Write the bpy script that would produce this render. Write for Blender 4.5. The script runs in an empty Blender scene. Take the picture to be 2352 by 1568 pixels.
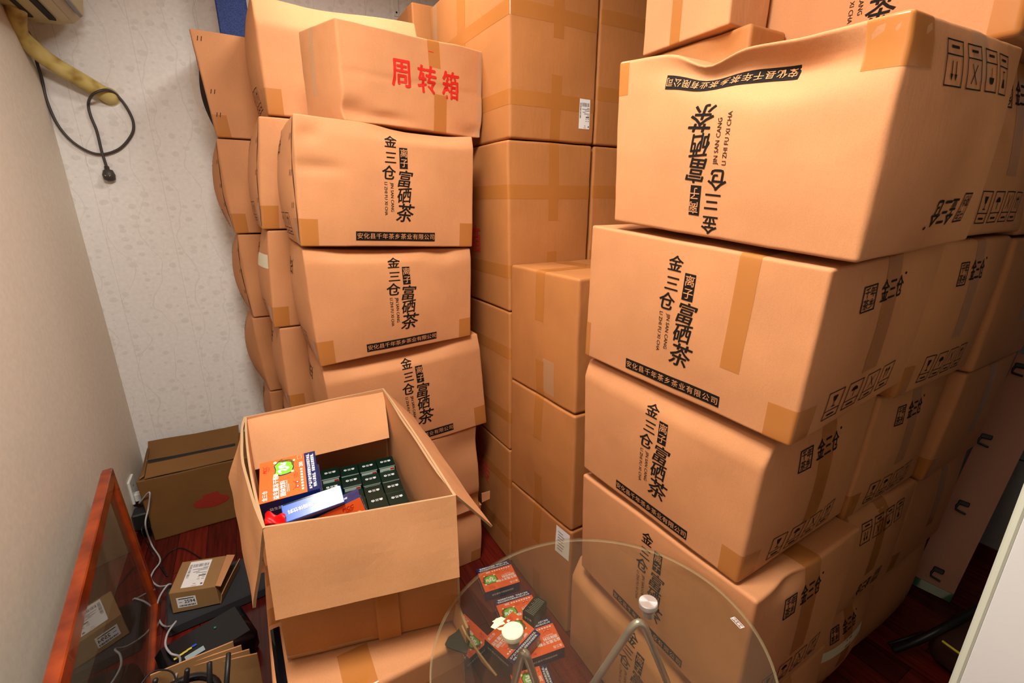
# Storage room stacked with tea cartons, glass table, open carton of packs.
# World: X runs along the back wall, Y into depth (back wall Y=2.85), Z up, metres.
import bpy, math, random
from mathutils import Vector, Matrix, noise

S = bpy.context.scene
COL = S.collection
PI = math.pi

# ------------------------------------------------------------------ camera
CAM_H = 1.55
PITCH = math.radians(16.9)
YAW = math.radians(30.0)
FPX = 1045.0                     # focal length in pixels of a 2352 px wide frame
cam_d = bpy.data.cameras.new('camera')
cam_d.sensor_width = 36.0
cam_d.lens = 36.0 * FPX / 2352.0
cam_d.clip_start = 0.02
cam = bpy.data.objects.new('camera', cam_d)
COL.objects.link(cam)
cam.location = (0, 0, CAM_H)
cam.rotation_euler = (PI / 2 - PITCH, 0, -YAW)
S.camera = cam

# ------------------------------------------------------------------ world, light, exposure
S.view_settings.view_transform = 'Standard'
S.view_settings.look = 'None'
S.view_settings.exposure = 0.13
S.view_settings.gamma = 1.0
S.view_settings.use_curve_mapping = False
W = bpy.data.worlds.new('world')
S.world = W
W.use_nodes = True
W.node_tree.nodes['Background'].inputs[0].default_value = (1.0, 0.93, 0.85, 1)
W.node_tree.nodes['Background'].inputs[1].default_value = 0.15

LAMP = (0.06, 0.56, 2.66)
LAMP_W = 46.0
LAMP_COL = (1.0, 0.94, 0.86)
ld = bpy.data.lights.new('ceiling_lamp', 'AREA')
ld.shape = 'RECTANGLE'
ld.size = 0.5
ld.size_y = 0.5
ld.energy = LAMP_W
ld.color = LAMP_COL
lo = bpy.data.objects.new('ceiling_lamp', ld)
lo.location = LAMP
COL.objects.link(lo)
LAMP2 = (0.50, 1.75, 2.68)        # second lamp over the centre of the stacks
ld2 = bpy.data.lights.new('ceiling_lamp', 'AREA')
ld2.shape = 'DISK'
ld2.size = 0.3
ld2.energy = 9.5
ld2.color = (1.0, 0.95, 0.88)
lo2 = bpy.data.objects.new('ceiling_lamp', ld2)
lo2.location = LAMP2
COL.objects.link(lo2)

# ------------------------------------------------------------------ helpers
def ray(px, py):
    """viewing direction of a photo pixel, in world axes (used to survey real points)"""
    x = (px - 1176) / FPX
    v = (784 - py) / FPX
    cy = math.cos(PITCH) + math.sin(PITCH) * v
    cz = -math.sin(PITCH) + math.cos(PITCH) * v
    c, s = math.cos(YAW), math.sin(YAW)
    return Vector((x * c + cy * s, -x * s + cy * c, cz))

EYE = Vector((0, 0, CAM_H))
def atz(px, py, z):
    d = ray(px, py); return EYE + d * ((z - CAM_H) / d.z)
def atx(px, py, x):
    d = ray(px, py); return EYE + d * (x / d.x)
def aty(px, py, y):
    d = ray(px, py); return EYE + d * (y / d.y)
def atlen(px, py, p, L, far=False):
    """point on the sight line at distance L from p"""
    d = ray(px, py).normalized(); m = EYE - Vector(p)
    b = m.dot(d); c = m.dot(m) - L * L
    q = b * b - c
    r = math.sqrt(q) if q > 0 else 0
    t = -b + r if far else -b - r
    return EYE + d * t

def lin(r, g, b):
    f = lambda c: (c / 255 / 12.92) if c / 255 <= .04045 else ((c / 255 + .055) / 1.055) ** 2.4
    return (f(r), f(g), f(b), 1)

MATS = {}
def mat(name, col, rough=.6, metal=0, spec=.5, coat=0, trans=0, alpha=1, emis=None, ior=1.45):
    m = bpy.data.materials.new(name); m.use_nodes = True
    b = m.node_tree.nodes['Principled BSDF']
    b.inputs['Base Color'].default_value = col
    b.inputs['Roughness'].default_value = rough
    b.inputs['Metallic'].default_value = metal
    b.inputs['Specular IOR Level'].default_value = spec
    b.inputs['Coat Weight'].default_value = coat
    b.inputs['Transmission Weight'].default_value = trans
    b.inputs['Alpha'].default_value = alpha
    b.inputs['IOR'].default_value = ior
    if emis:
        b.inputs['Emission Color'].default_value = emis[0]
        b.inputs['Emission Strength'].default_value = emis[1]
    MATS[name] = m
    return m

def nodes(m):
    return m.node_tree.nodes, m.node_tree.links, m.node_tree.nodes['Principled BSDF']

def ramp(N, stops):
    r = N.new('ShaderNodeValToRGB')
    e = r.color_ramp.elements
    e[0].position, e[0].color = stops[0]
    e[1].position, e[1].color = stops[-1]
    for p, c in stops[1:-1]:
        x = e.new(p); x.color = c
    return r

def kraft(name, col, rough=.72, vari=.1, spec=.3):
    """corrugated kraft board: fibre specks, soft mottling, faint flute ripple"""
    m = mat(name, col, rough, spec=spec); N, L, b = nodes(m)
    tc = N.new('ShaderNodeTexCoord')
    n1 = N.new('ShaderNodeTexNoise'); n1.inputs['Scale'].default_value = 5; n1.inputs['Detail'].default_value = 6
    n2 = N.new('ShaderNodeTexNoise'); n2.inputs['Scale'].default_value = 420; n2.inputs['Detail'].default_value = 2
    L.new(tc.outputs['Object'], n1.inputs['Vector']); L.new(tc.outputs['Object'], n2.inputs['Vector'])
    k = lambda f: (col[0] * f, col[1] * f, col[2] * f, 1)
    r1 = ramp(N, [(.3, k(1 - vari)), (.7, k(1 + vari * .6))])
    L.new(n1.outputs['Fac'], r1.inputs['Fac'])
    r2 = ramp(N, [(.3, (.86, .84, .82, 1)), (.55, (1, 1, 1, 1))])
    L.new(n2.outputs['Fac'], r2.inputs['Fac'])
    mx = N.new('ShaderNodeMix'); mx.data_type = 'RGBA'; mx.blend_type = 'MULTIPLY'; mx.inputs['Factor'].default_value = .5
    L.new(r1.outputs['Color'], mx.inputs['A']); L.new(r2.outputs['Color'], mx.inputs['B'])
    L.new(mx.outputs['Result'], b.inputs['Base Color'])
    n3 = N.new('ShaderNodeTexNoise'); n3.inputs['Scale'].default_value = 16; n3.inputs['Detail'].default_value = 7; n3.inputs['Roughness'].default_value = .62
    mpp = N.new('ShaderNodeMapping'); mpp.inputs['Scale'].default_value = (2.2, 2.2, .7)
    L.new(tc.outputs['Object'], mpp.inputs['Vector']); L.new(mpp.outputs[0], n3.inputs['Vector'])
    bp = N.new('ShaderNodeBump'); bp.inputs['Strength'].default_value = .30; bp.inputs['Distance'].default_value = .004
    L.new(n3.outputs['Fac'], bp.inputs['Height']); L.new(bp.outputs['Normal'], b.inputs['Normal'])
    return m

TEA = kraft('kraft_tea', (.53, .232, .098, 1))
MOVE = kraft('kraft_moving', (.43, .168, .050, 1), .62)
INNER = kraft('kraft_inner', (.55, .258, .112, 1))
OLD_SHADED = kraft('kraft_old_shaded', (.19, .088, .024, 1))  # old corner carton: shade from the stacks and open carton put into its colour
DULL = kraft('kraft_dull', (.31, .17, .066, 1))
EDGE = mat('board_edge', (.36, .22, .11, 1), .85)
INK = mat('ink_black', lin(26, 20, 16), .8, spec=.15)
INKR = mat('ink_red', lin(196, 26, 14), .6)
INKF = mat('ink_faded_red', lin(200, 60, 40), .7)
WHITE = mat('label_white', lin(232, 230, 228), .5)
GREYP = mat('print_grey', lin(90, 88, 90), .6)
def tape_mat(name, col, alpha):
    m = mat(name, col, .22, spec=.5, alpha=alpha); return m
TAPE = tape_mat('tape_tan', (.50, .185, .04, 1), .7)
CLEAR = tape_mat('tape_clear', (.62, .42, .25, 1), .3)
NAVY = mat('pack_navy', lin(24, 34, 84), .25, coat=.4)
BLUE = mat('pack_blue', lin(30, 86, 190), .22, coat=.4)
ORANGE = mat('pack_orange', lin(240, 100, 42), .38)
DKGREEN = mat('pack_green', lin(8, 28, 20), .32, spec=.3)
PALE = mat('pack_pale', lin(176, 200, 186), .4)
LIME = mat('art_lime', lin(118, 190, 44), .45)
OLIVE = mat('art_olive', lin(98, 80, 26), .45)
CREAM = mat('art_cream', lin(240, 222, 150), .45)
PRW = mat('print_white', lin(236, 236, 236), .5)
STEEL = mat('steel', (.60, .60, .59, 1), .33, .65)
BRUSHED = mat('brushed_steel', (.86, .86, .85, 1), .34, .75)
BLACKP = mat('black_plastic', lin(22, 22, 24), .45)
GLOSSB = mat('gloss_black', lin(12, 12, 16), .12)
FOAM = mat('dark_foam', lin(44, 45, 48), .95)
CABLEW = mat('cable_grey', lin(168, 168, 168), .5)
CABLEB = mat('cable_black', lin(64, 58, 54), .5)
WHITEP = mat('white_plastic', lin(226, 224, 218), .4)
REDCLOTH = mat('red_cloth', lin(214, 10, 14), .45)
CREAMT = mat('tape_cream', lin(216, 208, 180), .6)
OFFW = mat('cabinet_white', lin(222, 222, 222), .4)

class MB:
    """collects vertices and faces of ONE mesh"""
    def __init__(s): s.v = []; s.f = []; s.m = []
    def add(s, vs, fs, mi=0):
        o = len(s.v); s.v += [tuple(p) for p in vs]
        s.f += [tuple(i + o for i in f) for f in fs]; s.m += [mi] * len(fs)
    def box(s, c, d, M=None, b=.002, mi=0):
        """chamfered box, centre c, size d"""
        hx, hy, hz = d[0] / 2, d[1] / 2, d[2] / 2
        b = min(b, hx * .49, hy * .49, hz * .49)
        idx = {}; vs = []
        for sx in (-1, 1):
            for sy in (-1, 1):
                for sz in (-1, 1):
                    for ax in range(3):
                        p = [sx * (hx - b), sy * (hy - b), sz * (hz - b)]
                        p[ax] += (sx, sy, sz)[ax] * b
                        idx[sx, sy, sz, ax] = len(vs); vs.append(Vector(p))
        fs = []
        def q(a): fs.append(a)
        for ax in range(3):
            o = [i for i in range(3) if i != ax]
            for sg in (-1, 1):
                r = []
                for (a, c2) in ((-1, -1), (1, -1), (1, 1), (-1, 1)):
                    k = [0, 0, 0]; k[ax] = sg; k[o[0]] = a; k[o[1]] = c2
                    r.append(idx[k[0], k[1], k[2], ax])
                q(r)
            for a in (-1, 1):
                for c2 in (-1, 1):
                    k0 = [0, 0, 0]; k0[o[0]] = a; k0[o[1]] = c2; k1 = list(k0); k0[ax] = -1; k1[ax] = 1
                    q([idx[(*k0, o[0])], idx[(*k1, o[0])], idx[(*k1, o[1])], idx[(*k0, o[1])]])
        for sx in (-1, 1):
            for sy in (-1, 1):
                for sz in (-1, 1):
                    q([idx[sx, sy, sz, i] for i in range(3)])
        out = []
        for f in fs:
            P = [vs[i] for i in f]
            n = (P[1] - P[0]).cross(P[2] - P[0])
            cen = sum(P, Vector()) / len(P)
            out.append(f if n.dot(cen) > 0 else f[::-1])
        c = Vector(c)
        s.add([c + (M @ p if M else p) for p in vs], out, mi)
    def tube(s, pts, r, n=10, mi=0, closed=False):
        pts = [Vector(p) for p in pts]; rs = r if isinstance(r, (list, tuple)) else [r] * len(pts)
        vs = []; fs = []; up = None
        for i, p in enumerate(pts):
            if closed: t = pts[(i + 1) % len(pts)] - pts[i - 1]
            else: t = pts[min(i + 1, len(pts) - 1)] - pts[max(i - 1, 0)]
            t.normalize()
            if up is None:
                up = Vector((0, 0, 1)) if abs(t.z) < .9 else Vector((1, 0, 0))
            a = up - t * up.dot(t); a.normalize(); up = a
            bb = t.cross(a)
            for k in range(n):
                w = 2 * PI * k / n
                vs.append(p + (a * math.cos(w) + bb * math.sin(w)) * rs[i])
        m = len(pts)
        for i in range(m if closed else m - 1):
            j = (i + 1) % m
            for k in range(n):
                fs.append((i * n + k, i * n + (k + 1) % n, j * n + (k + 1) % n, j * n + k))
        if not closed:
            fs.append(tuple(range(n))[::-1]); fs.append(tuple((m - 1) * n + k for k in range(n)))
        s.add(vs, fs, mi)
    def disc(s, c, prof, M=None, n=40, mi=0):
        """lathe of (radius, height) pairs about local z, capped"""
        c = Vector(c); vs = []; fs = []
        for r, h in prof:
            for k in range(n):
                w = 2 * PI * k / n; p = Vector((r * math.cos(w), r * math.sin(w), h))
                vs.append(c + (M @ p if M else p))
        m = len(prof)
        for i in range(m - 1):
            for k in range(n):
                fs.append((i * n + k, i * n + (k + 1) % n, (i + 1) * n + (k + 1) % n, (i + 1) * n + k))
        fs.append(tuple(range(n))[::-1]); fs.append(tuple((m - 1) * n + k for k in range(n)))
        s.add(vs, fs, mi)
    def grid(s, fn, nu, nv, mi=0):
        vs = [fn(i / nu, j / nv) for j in range(nv + 1) for i in range(nu + 1)]
        fs = [(j * (nu + 1) + i, j * (nu + 1) + i + 1, (j + 1) * (nu + 1) + i + 1, (j + 1) * (nu + 1) + i)
              for j in range(nv) for i in range(nu)]
        s.add(vs, fs, mi)
    def slab(s, a, b, c, d, th, nu=6, nv=6, bend=0, wob=0, seed=0):
        """sheet a-b-c-d (counter clockwise seen from outside) with thickness and a slight bend"""
        a, b, c, d = map(Vector, (a, b, c, d))
        n0 = (b - a).cross(d - a).normalized()
        def P(u, v, o):
            p = (a * (1 - u) + b * u) * (1 - v) + (d * (1 - u) + c * u) * v
            h = bend * 4 * u * (1 - u) * v + wob * noise.noise(p * 9 + Vector((seed, seed * 2, 0)))
            return p + n0 * (h - o)
        s.grid(lambda u, v: P(u, v, 0), nu, nv, 0)
        s.grid(lambda u, v: P(1 - u, v, th), nu, nv, 1)
        for e in range(4):
            def E(u, v, e=e):
                q = ((u, 0), (1, u), (1 - u, 1), (0, 1 - u))[e]
                return P(q[0], q[1], th * (1 - v))
            s.grid(E, nu if e % 2 == 0 else nv, 1, 2)
    def build(s, name, mats, parent=None, smooth=False, angle=None):
        org = parent.matrix_basis.translation.copy() if parent else None
        if parent and parent.parent: org = org + parent.parent.matrix_basis.translation
        me = bpy.data.meshes.new(name)
        if parent is None:
            xs = [p[0] for p in s.v]; ys = [p[1] for p in s.v]; zs = [p[2] for p in s.v]
            org = Vector(((min(xs) + max(xs)) / 2, (min(ys) + max(ys)) / 2, min(zs)))
        me.from_pydata([(p[0] - org.x, p[1] - org.y, p[2] - org.z) for p in s.v], [], s.f)
        for m in (mats if isinstance(mats, (list, tuple)) else [mats]): me.materials.append(m)
        for p, k in zip(me.polygons, s.m):
            p.material_index = k; p.use_smooth = bool(smooth)
        if angle is not None and smooth:
            me.set_sharp_from_angle(angle=math.radians(angle))
        me.update()
        o = bpy.data.objects.new(name, me); COL.objects.link(o)
        if parent: o.parent = parent
        else: o.location = org
        return o

def tag(o, label, cat, group=None, kind=None):
    o['label'] = label
    if cat: o['category'] = cat
    if group: o['group'] = group
    if kind: o['kind'] = kind
    return o
def thing(name, loc, label, cat, group=None):
    o = bpy.data.objects.new(name, None); COL.objects.link(o); o.location = loc
    o.empty_display_size = .05
    return tag(o, label, cat, group)
def struct(o, label=None):
    o['kind'] = 'structure'
    if label: o['label'] = label
    return o

# ------------------------------------------------------------------ lettering
_txt = {}
def text2d(t, bold=0, shear=0, res=2):
    k = (t, bold, shear, res)
    if k in _txt: return _txt[k]
    c = bpy.data.curves.new('lettering', 'FONT'); c.body = t; c.resolution_u = res
    c.shear = shear
    o = bpy.data.objects.new('lettering', c); COL.objects.link(o)
    dg = bpy.context.evaluated_depsgraph_get()
    me = bpy.data.meshes.new_from_object(o.evaluated_get(dg))
    xs = [v.co.x for v in me.vertices] or [0]
    cx = (min(xs) + max(xs)) / 2
    if len(t) == 1 and ord(t) > 0x2E80: cx = .45 + shear * .36
    vs = [((v.co.x - cx) / .9, (v.co.y - .36) / .9) for v in me.vertices]
    fs = [tuple(p.vertices) for p in me.polygons]
    bpy.data.objects.remove(o); bpy.data.curves.remove(c); bpy.data.meshes.remove(me)
    if bold:   # heavier strokes: the glyph laid down again with small shifts
        n = len(vs); V, F = [], []
        for q, (a, e) in enumerate(((bold, 0), (-bold, 0), (0, bold * .5), (0, -bold * .5))):
            V += [(x + a, y + e) for x, y in vs]; F += [tuple(i + q * n for i in f) for f in fs]
        vs, fs = V, F
    _txt[k] = (vs, fs)
    return _txt[k]

class Decal:
    """flat artwork in metres, later laid on a surface map fn(x,y,offset)"""
    def __init__(s): s.items = []
    def text(s, t, x, y, h, rot=0, sx=1, bold=0, shear=0, mi=0, lift=0, res=2):
        vs, fs = text2d(t, bold, shear, res); c, q = math.cos(math.radians(rot)), math.sin(math.radians(rot))
        pts = [(x + c * a * h * sx - q * b * h, y + q * a * h * sx + c * b * h) for a, b in vs]
        k = 4 if bold else 1; nv, nf = len(pts) // k, len(fs) // k      # the copies of a heavy glyph lie a hair apart
        for i in range(k):
            s.items.append((pts[i * nv:(i + 1) * nv], [tuple(v - i * nv for v in f) for f in fs[i * nf:(i + 1) * nf]], mi, lift + i * 3e-5))
        return s
    def rect(s, x0, y0, x1, y1, mi=0, lift=0, n=None):
        nx = n or max(1, int(abs(x1 - x0) / .02)); ny = n or max(1, int(abs(y1 - y0) / .02))
        vs = [(x0 + (x1 - x0) * i / nx, y0 + (y1 - y0) * j / ny) for j in range(ny + 1) for i in range(nx + 1)]
        fs = [(j * (nx + 1) + i, j * (nx + 1) + i + 1, (j + 1) * (nx + 1) + i + 1, (j + 1) * (nx + 1) + i) for j in range(ny) for i in range(nx)]
        s.items.append((vs, fs, mi, lift)); return s
    def poly(s, pts, mi=0, lift=0):
        s.items.append((list(pts), [tuple(range(len(pts)))], mi, lift)); return s
    def frame(s, x0, y0, x1, y1, w, mi=0):
        s.rect(x0, y0, x1, y0 + w, mi); s.rect(x0, y1 - w, x1, y1, mi)
        s.rect(x0, y0, x0 + w, y1, mi); s.rect(x1 - w, y0, x1, y1, mi); return s
    def ell(s, x, y, rx, ry, mi=0, lift=0, n=20, rot=0):
        c, q = math.cos(rot), math.sin(rot)
        return s.poly([(x + rx * math.cos(2 * PI * k / n) * c - ry * math.sin(2 * PI * k / n) * q,
                        y + rx * math.cos(2 * PI * k / n) * q + ry * math.sin(2 * PI * k / n) * c) for k in range(n)], mi, lift)
    def line(s, pts, w, mi=0, lift=0):
        for (x0, y0), (x1, y1) in zip(pts, pts[1:]):
            lift += 2e-5; L = math.hypot(x1 - x0, y1 - y0) or 1; a, b = (x1 - x0) / L, (y1 - y0) / L
            nx, ny = -b * w / 2, a * w / 2; e = w * .3
            s.poly([(x0 - a * e - nx, y0 - b * e - ny), (x1 + a * e - nx, y1 + b * e - ny), (x1 + a * e + nx, y1 + b * e + ny), (x0 - a * e + nx, y0 - b * e + ny)], mi, lift)
        return s
    def lay(s, fn, name, mats, parent, base=.0009, flip=None):
        m = MB()
        for vs, fs, mi, lift in s.items:
            if flip: vs = [flip(*p) for p in vs]
            m.add([fn(x, y, base + lift) for x, y in vs], fs, mi)
        return m.build(name, mats, parent)

def plane_map(o, ex, ey):
    """surface map of a flat face: origin o, unit axes ex, ey"""
    o, ex, ey = Vector(o), Vector(ex), Vector(ey); n = ex.cross(ey).normalized()
    return lambda x, y, off: o + ex * x + ey * y + n * off

# ------------------------------------------------------------------ cartons
class Carton:
    """corrugated box given by its eight corners, with rounded edges, bulges and dents.
    i runs left to right across the front face, j front to back, k bottom to top."""
    def __init__(s, name, label, c, m, r=.0045, N=26, bulge=None, dents=(), fn=None, seed=0, wob=.0016, group=None, cat='box'):
        s.c = {k: Vector(v) for k, v in c.items()}
        s.r, s.bulge, s.dents, s.fn, s.seed, s.wob = r, bulge or {}, dents, fn, seed, wob
        C = s.c
        s.L = ((C[1, 0, 0] - C[0, 0, 0]).length, (C[0, 1, 0] - C[0, 0, 0]).length, (C[0, 0, 1] - C[0, 0, 0]).length)
        s.ax = [(C[1, 0, 0] - C[0, 0, 0]).normalized(), (C[0, 1, 0] - C[0, 0, 0]).normalized(), (C[0, 0, 1] - C[0, 0, 0]).normalized()]
        mb = MB(); idx = {}
        def grd(L):
            e = s.r / L
            return [0, .3 * e, .65 * e, e, 1.25 * e, 1.9 * e] + [t / N for t in range(1, N) if 2.2 * e < t / N < 1 - 2.2 * e] + [1 - 1.9 * e, 1 - 1.25 * e, 1 - e, 1 - .65 * e, 1 - .3 * e, 1]
        G = [grd(l) for l in s.L]
        for f in ('front', 'right', 'back', 'left', 'top', 'bottom'):
            ga, gb = {'front': (0, 2), 'back': (0, 2), 'right': (1, 2), 'left': (1, 2), 'top': (0, 1), 'bottom': (0, 1)}[f]
            U, V = G[ga], G[gb]; loc = []
            for v in V:
                for u in U:
                    q = s.q(f, u, v); key = tuple(round(t, 5) for t in q)
                    if key not in idx:
                        idx[key] = len(mb.v); mb.v.append(tuple(s.at(q)))
                    loc.append(idx[key])
            n = len(U)
            for b in range(len(V) - 1):
                for a in range(n - 1):
                    mb.f.append((loc[b * n + a], loc[b * n + a + 1], loc[(b + 1) * n + a + 1], loc[(b + 1) * n + a])); mb.m.append(0)
        s.o = mb.build(name, m, None, True)
        tag(s.o, label, cat, group)
    @staticmethod
    def q(f, u, v):
        return {'front': (u, 0, v), 'right': (1, u, v), 'back': (1 - u, 1, v), 'left': (0, 1 - u, v), 'top': (u, v, 1), 'bottom': (u, 1 - v, 0)}[f]
    def at(s, q):
        L = s.L; r = s.r; inn = []; d = []
        for t, l in zip(q, L):
            x = t * l; y = min(max(x, r), l - r); inn.append(y); d.append(x - y)
        m = math.sqrt(sum(t * t for t in d))
        if m > 1e-9: p = [(a + b / m * r) / l for a, b, l in zip(inn, d, L)]
        else: p = list(q)
        i, j, k = p; C = s.c
        P = Vector()
        for a in (0, 1):
            for b in (0, 1):
                for e in (0, 1):
                    P += C[a, b, e] * ((i if a else 1 - i) * (j if b else 1 - j) * (k if e else 1 - k))
        A = s.ax; D = [0, 0, 0]
        w = lambda t: (4 * t * (1 - t)) if 0 < t < 1 else 0
        B = s.bulge
        for nm, val in B.items():
            if nm == 'front': D[1] -= val * w(i) * w(k) * (1 - j) ** 2
            elif nm == 'back': D[1] += val * w(i) * w(k) * j * j
            elif nm == 'left': D[0] -= val * w(j) ** .8 * w(k) ** .8 * (1 - i) ** 2
            elif nm == 'right': D[0] += val * w(j) ** .8 * w(k) ** .8 * i * i
            elif nm == 'top': D[2] += val * w(i) ** .8 * w(j) ** .8 * k * k
        for (f, u0, v0, ru, rv, dep) in s.dents:
            if f == 'front': u, v, t, a, sg = i, k, 1 - j, 1, 1
            elif f == 'right': u, v, t, a, sg = j, k, i, 0, -1
            elif f == 'left': u, v, t, a, sg = 1 - j, k, 1 - i, 0, 1
            elif f == 'top': u, v, t, a, sg = i, j, k, 2, -1
            g = math.exp(-((u - u0) / ru) ** 2 - ((v - v0) / rv) ** 2)
            D[a] += sg * dep * g * max(t, 0) ** 3
        if s.fn:
            e = s.fn(i, j, k); D = [x + y for x, y in zip(D, e)]
        P = P + A[0] * D[0] + A[1] * D[1] + A[2] * D[2]
        if s.wob:
            z = Vector((s.seed * 3.1, s.seed * 1.7, s.seed))
            P = P + noise.noise_vector(P * 7 + z) * s.wob + noise.noise_vector(P * 24 + z) * s.wob * .35
        return P
    def surf(s, f, u, v, off=0):
        p = s.at(s.q(f, u, v))
        if not off: return p
        e = .004
        u0, u1, v0, v1 = max(u - e, 0), min(u + e, 1), max(v - e, 0), min(v + e, 1)
        n = (s.at(s.q(f, u1, v)) - s.at(s.q(f, u0, v))).cross(s.at(s.q(f, u, v1)) - s.at(s.q(f, u, v0)))
        return p + n.normalized() * off
    def size(s, f):
        return {'front': (s.L[0], s.L[2]), 'back': (s.L[0], s.L[2]), 'right': (s.L[1], s.L[2]), 'left': (s.L[1], s.L[2]), 'top': (s.L[0], s.L[1]), 'bottom': (s.L[0], s.L[1])}[f]
    def map(s, f):
        w, h = s.size(f)
        return lambda x, y, off: s.surf(f, x / w, y / h, off)
    def tape(s, *rects, m=None, name='packing_tape', off=.0007):
        """one strip; every rect is (face,u0,v0,u1,v1), neighbours wrap round an edge"""
        mb = MB()
        for rc in rects:
            f, u0, v0, u1, v1 = rc[:5]; sl = rc[5] if len(rc) > 5 else 0
            w, h = s.size(f); e = s.r
            def axis(a, b, l):
                n = max(2, int(abs(b - a) * l / .025)); t = [a + (b - a) * i / n for i in range(n + 1)]
                t += [x for x in (.3 * e / l, .65 * e / l, e / l, 1 - e / l, 1 - .65 * e / l, 1 - .3 * e / l) if a < x < b]
                return sorted(set(t))
            U, V = axis(u0, u1, w), axis(v0, v1, h); n = len(U)
            vs = [s.surf(f, min(max(u + sl * (v - v0), 0), 1), v, off) for v in V for u in U]
            mb.add(vs, [(b * n + a, b * n + a + 1, (b + 1) * n + a + 1, (b + 1) * n + a) for b in range(len(V) - 1) for a in range(n - 1)])
        return mb.build(name, m or TAPE, s.o, True)
    def draw(s, f, decal, name, mats, base=.0011, rot180=False):
        w, h = s.size(f)
        return decal.lay(s.map(f), name, mats, s.o, base, (lambda x, y: (w - x, h - y)) if rot180 else None)

def cornersY(y, d, TL, TR, BR, BL, dy=(0, 0, 0, 0), back=None):
    """front face in the plane Y=y; points are (x, z)"""
    z = back
    c = {(0, 0, 1): (TL[0], y + dy[0], TL[1]), (1, 0, 1): (TR[0], y + dy[1], TR[1]), (1, 0, 0): (BR[0], y + dy[2], BR[1]), (0, 0, 0): (BL[0], y + dy[3], BL[1])}
    for (i, j, k) in list(c):
        p = c[i, j, k]; c[i, 1, k] = (p[0], y + d, z[i, 0, k] if z else p[2])
    return c
def cornersX(x, d, TL, TR, BR, BL, dx=(0, 0, 0, 0), back=None):
    """front face in the plane X=x seen from -X; points are (y, z), left one has the larger y"""
    z = back
    c = {(0, 0, 1): (x + dx[0], *TL), (1, 0, 1): (x + dx[1], *TR), (1, 0, 0): (x + dx[2], *BR), (0, 0, 0): (x + dx[3], *BL)}
    for (i, j, k) in list(c):
        p = c[i, j, k]; c[i, 1, k] = (x + d, p[1], z[i, 0, k] if z else p[2])
    return c
def cornersB(x0, x1, y0, y1, z0, z1, face='Y'):
    if face == 'Y': return cornersY(y0, y1 - y0, (x0, z1), (x1, z1), (x1, z0), (x0, z0))
    return cornersX(x0, x1 - x0, (y1, z1), (y0, z1), (y0, z0), (y1, z0))

# ---- printing on the tea cartons
COMPANY = '安化县千年茶乡茶业有限公司'
def front_print(C, rot180=False, dv=0):
    w, h = C.size('front')
    d = Decal(); X = lambda u: u * w; Y = lambda v: (v + dv) * h
    k = h / .37
    for t, u, v, s in (('金', .482, .862, .036), ('三', .48, .735, .036), ('仓', .466, .615, .041)):
        d.text(t, X(u), Y(v), s * k, sx=1.0, bold=.022, shear=.08)
    d.rect(X(.533), Y(.655), X(.58), Y(.822))
    for t, v in (('离', .778), ('子', .70)):
        d.text(t, X(.5565), Y(v), .024 * k, bold=.008, mi=1, lift=.0012)
    for t, u, v, s, r in (('富', .557, .572, .049, -3), ('硒', .553, .437, .046, 4), ('茶', .555, .29, .056, -3)):
        d.text(t, X(u), Y(v), s * k, rot=r, sx=.95, bold=.017, shear=.2)
    d.text('JIN SAN CANG', X(.487), Y(.42), .0120 * k, rot=-90, bold=.004)
    d.text('LI ZHI FU XI CHA', X(.452), Y(.405), .0118 * k, rot=-90, bold=.004)
    d.rect(X(.282), Y(.05), X(.745), Y(.126), n=18)
    for n, t in enumerate(COMPANY):
        d.text(t, X(.302 + n * .0353), Y(.0885), .0172 * k, bold=.008, mi=1, lift=.0012)
    C.draw('front', d, 'front_printing', [INK, TEA], rot180=rot180, base=.0009)
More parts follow.
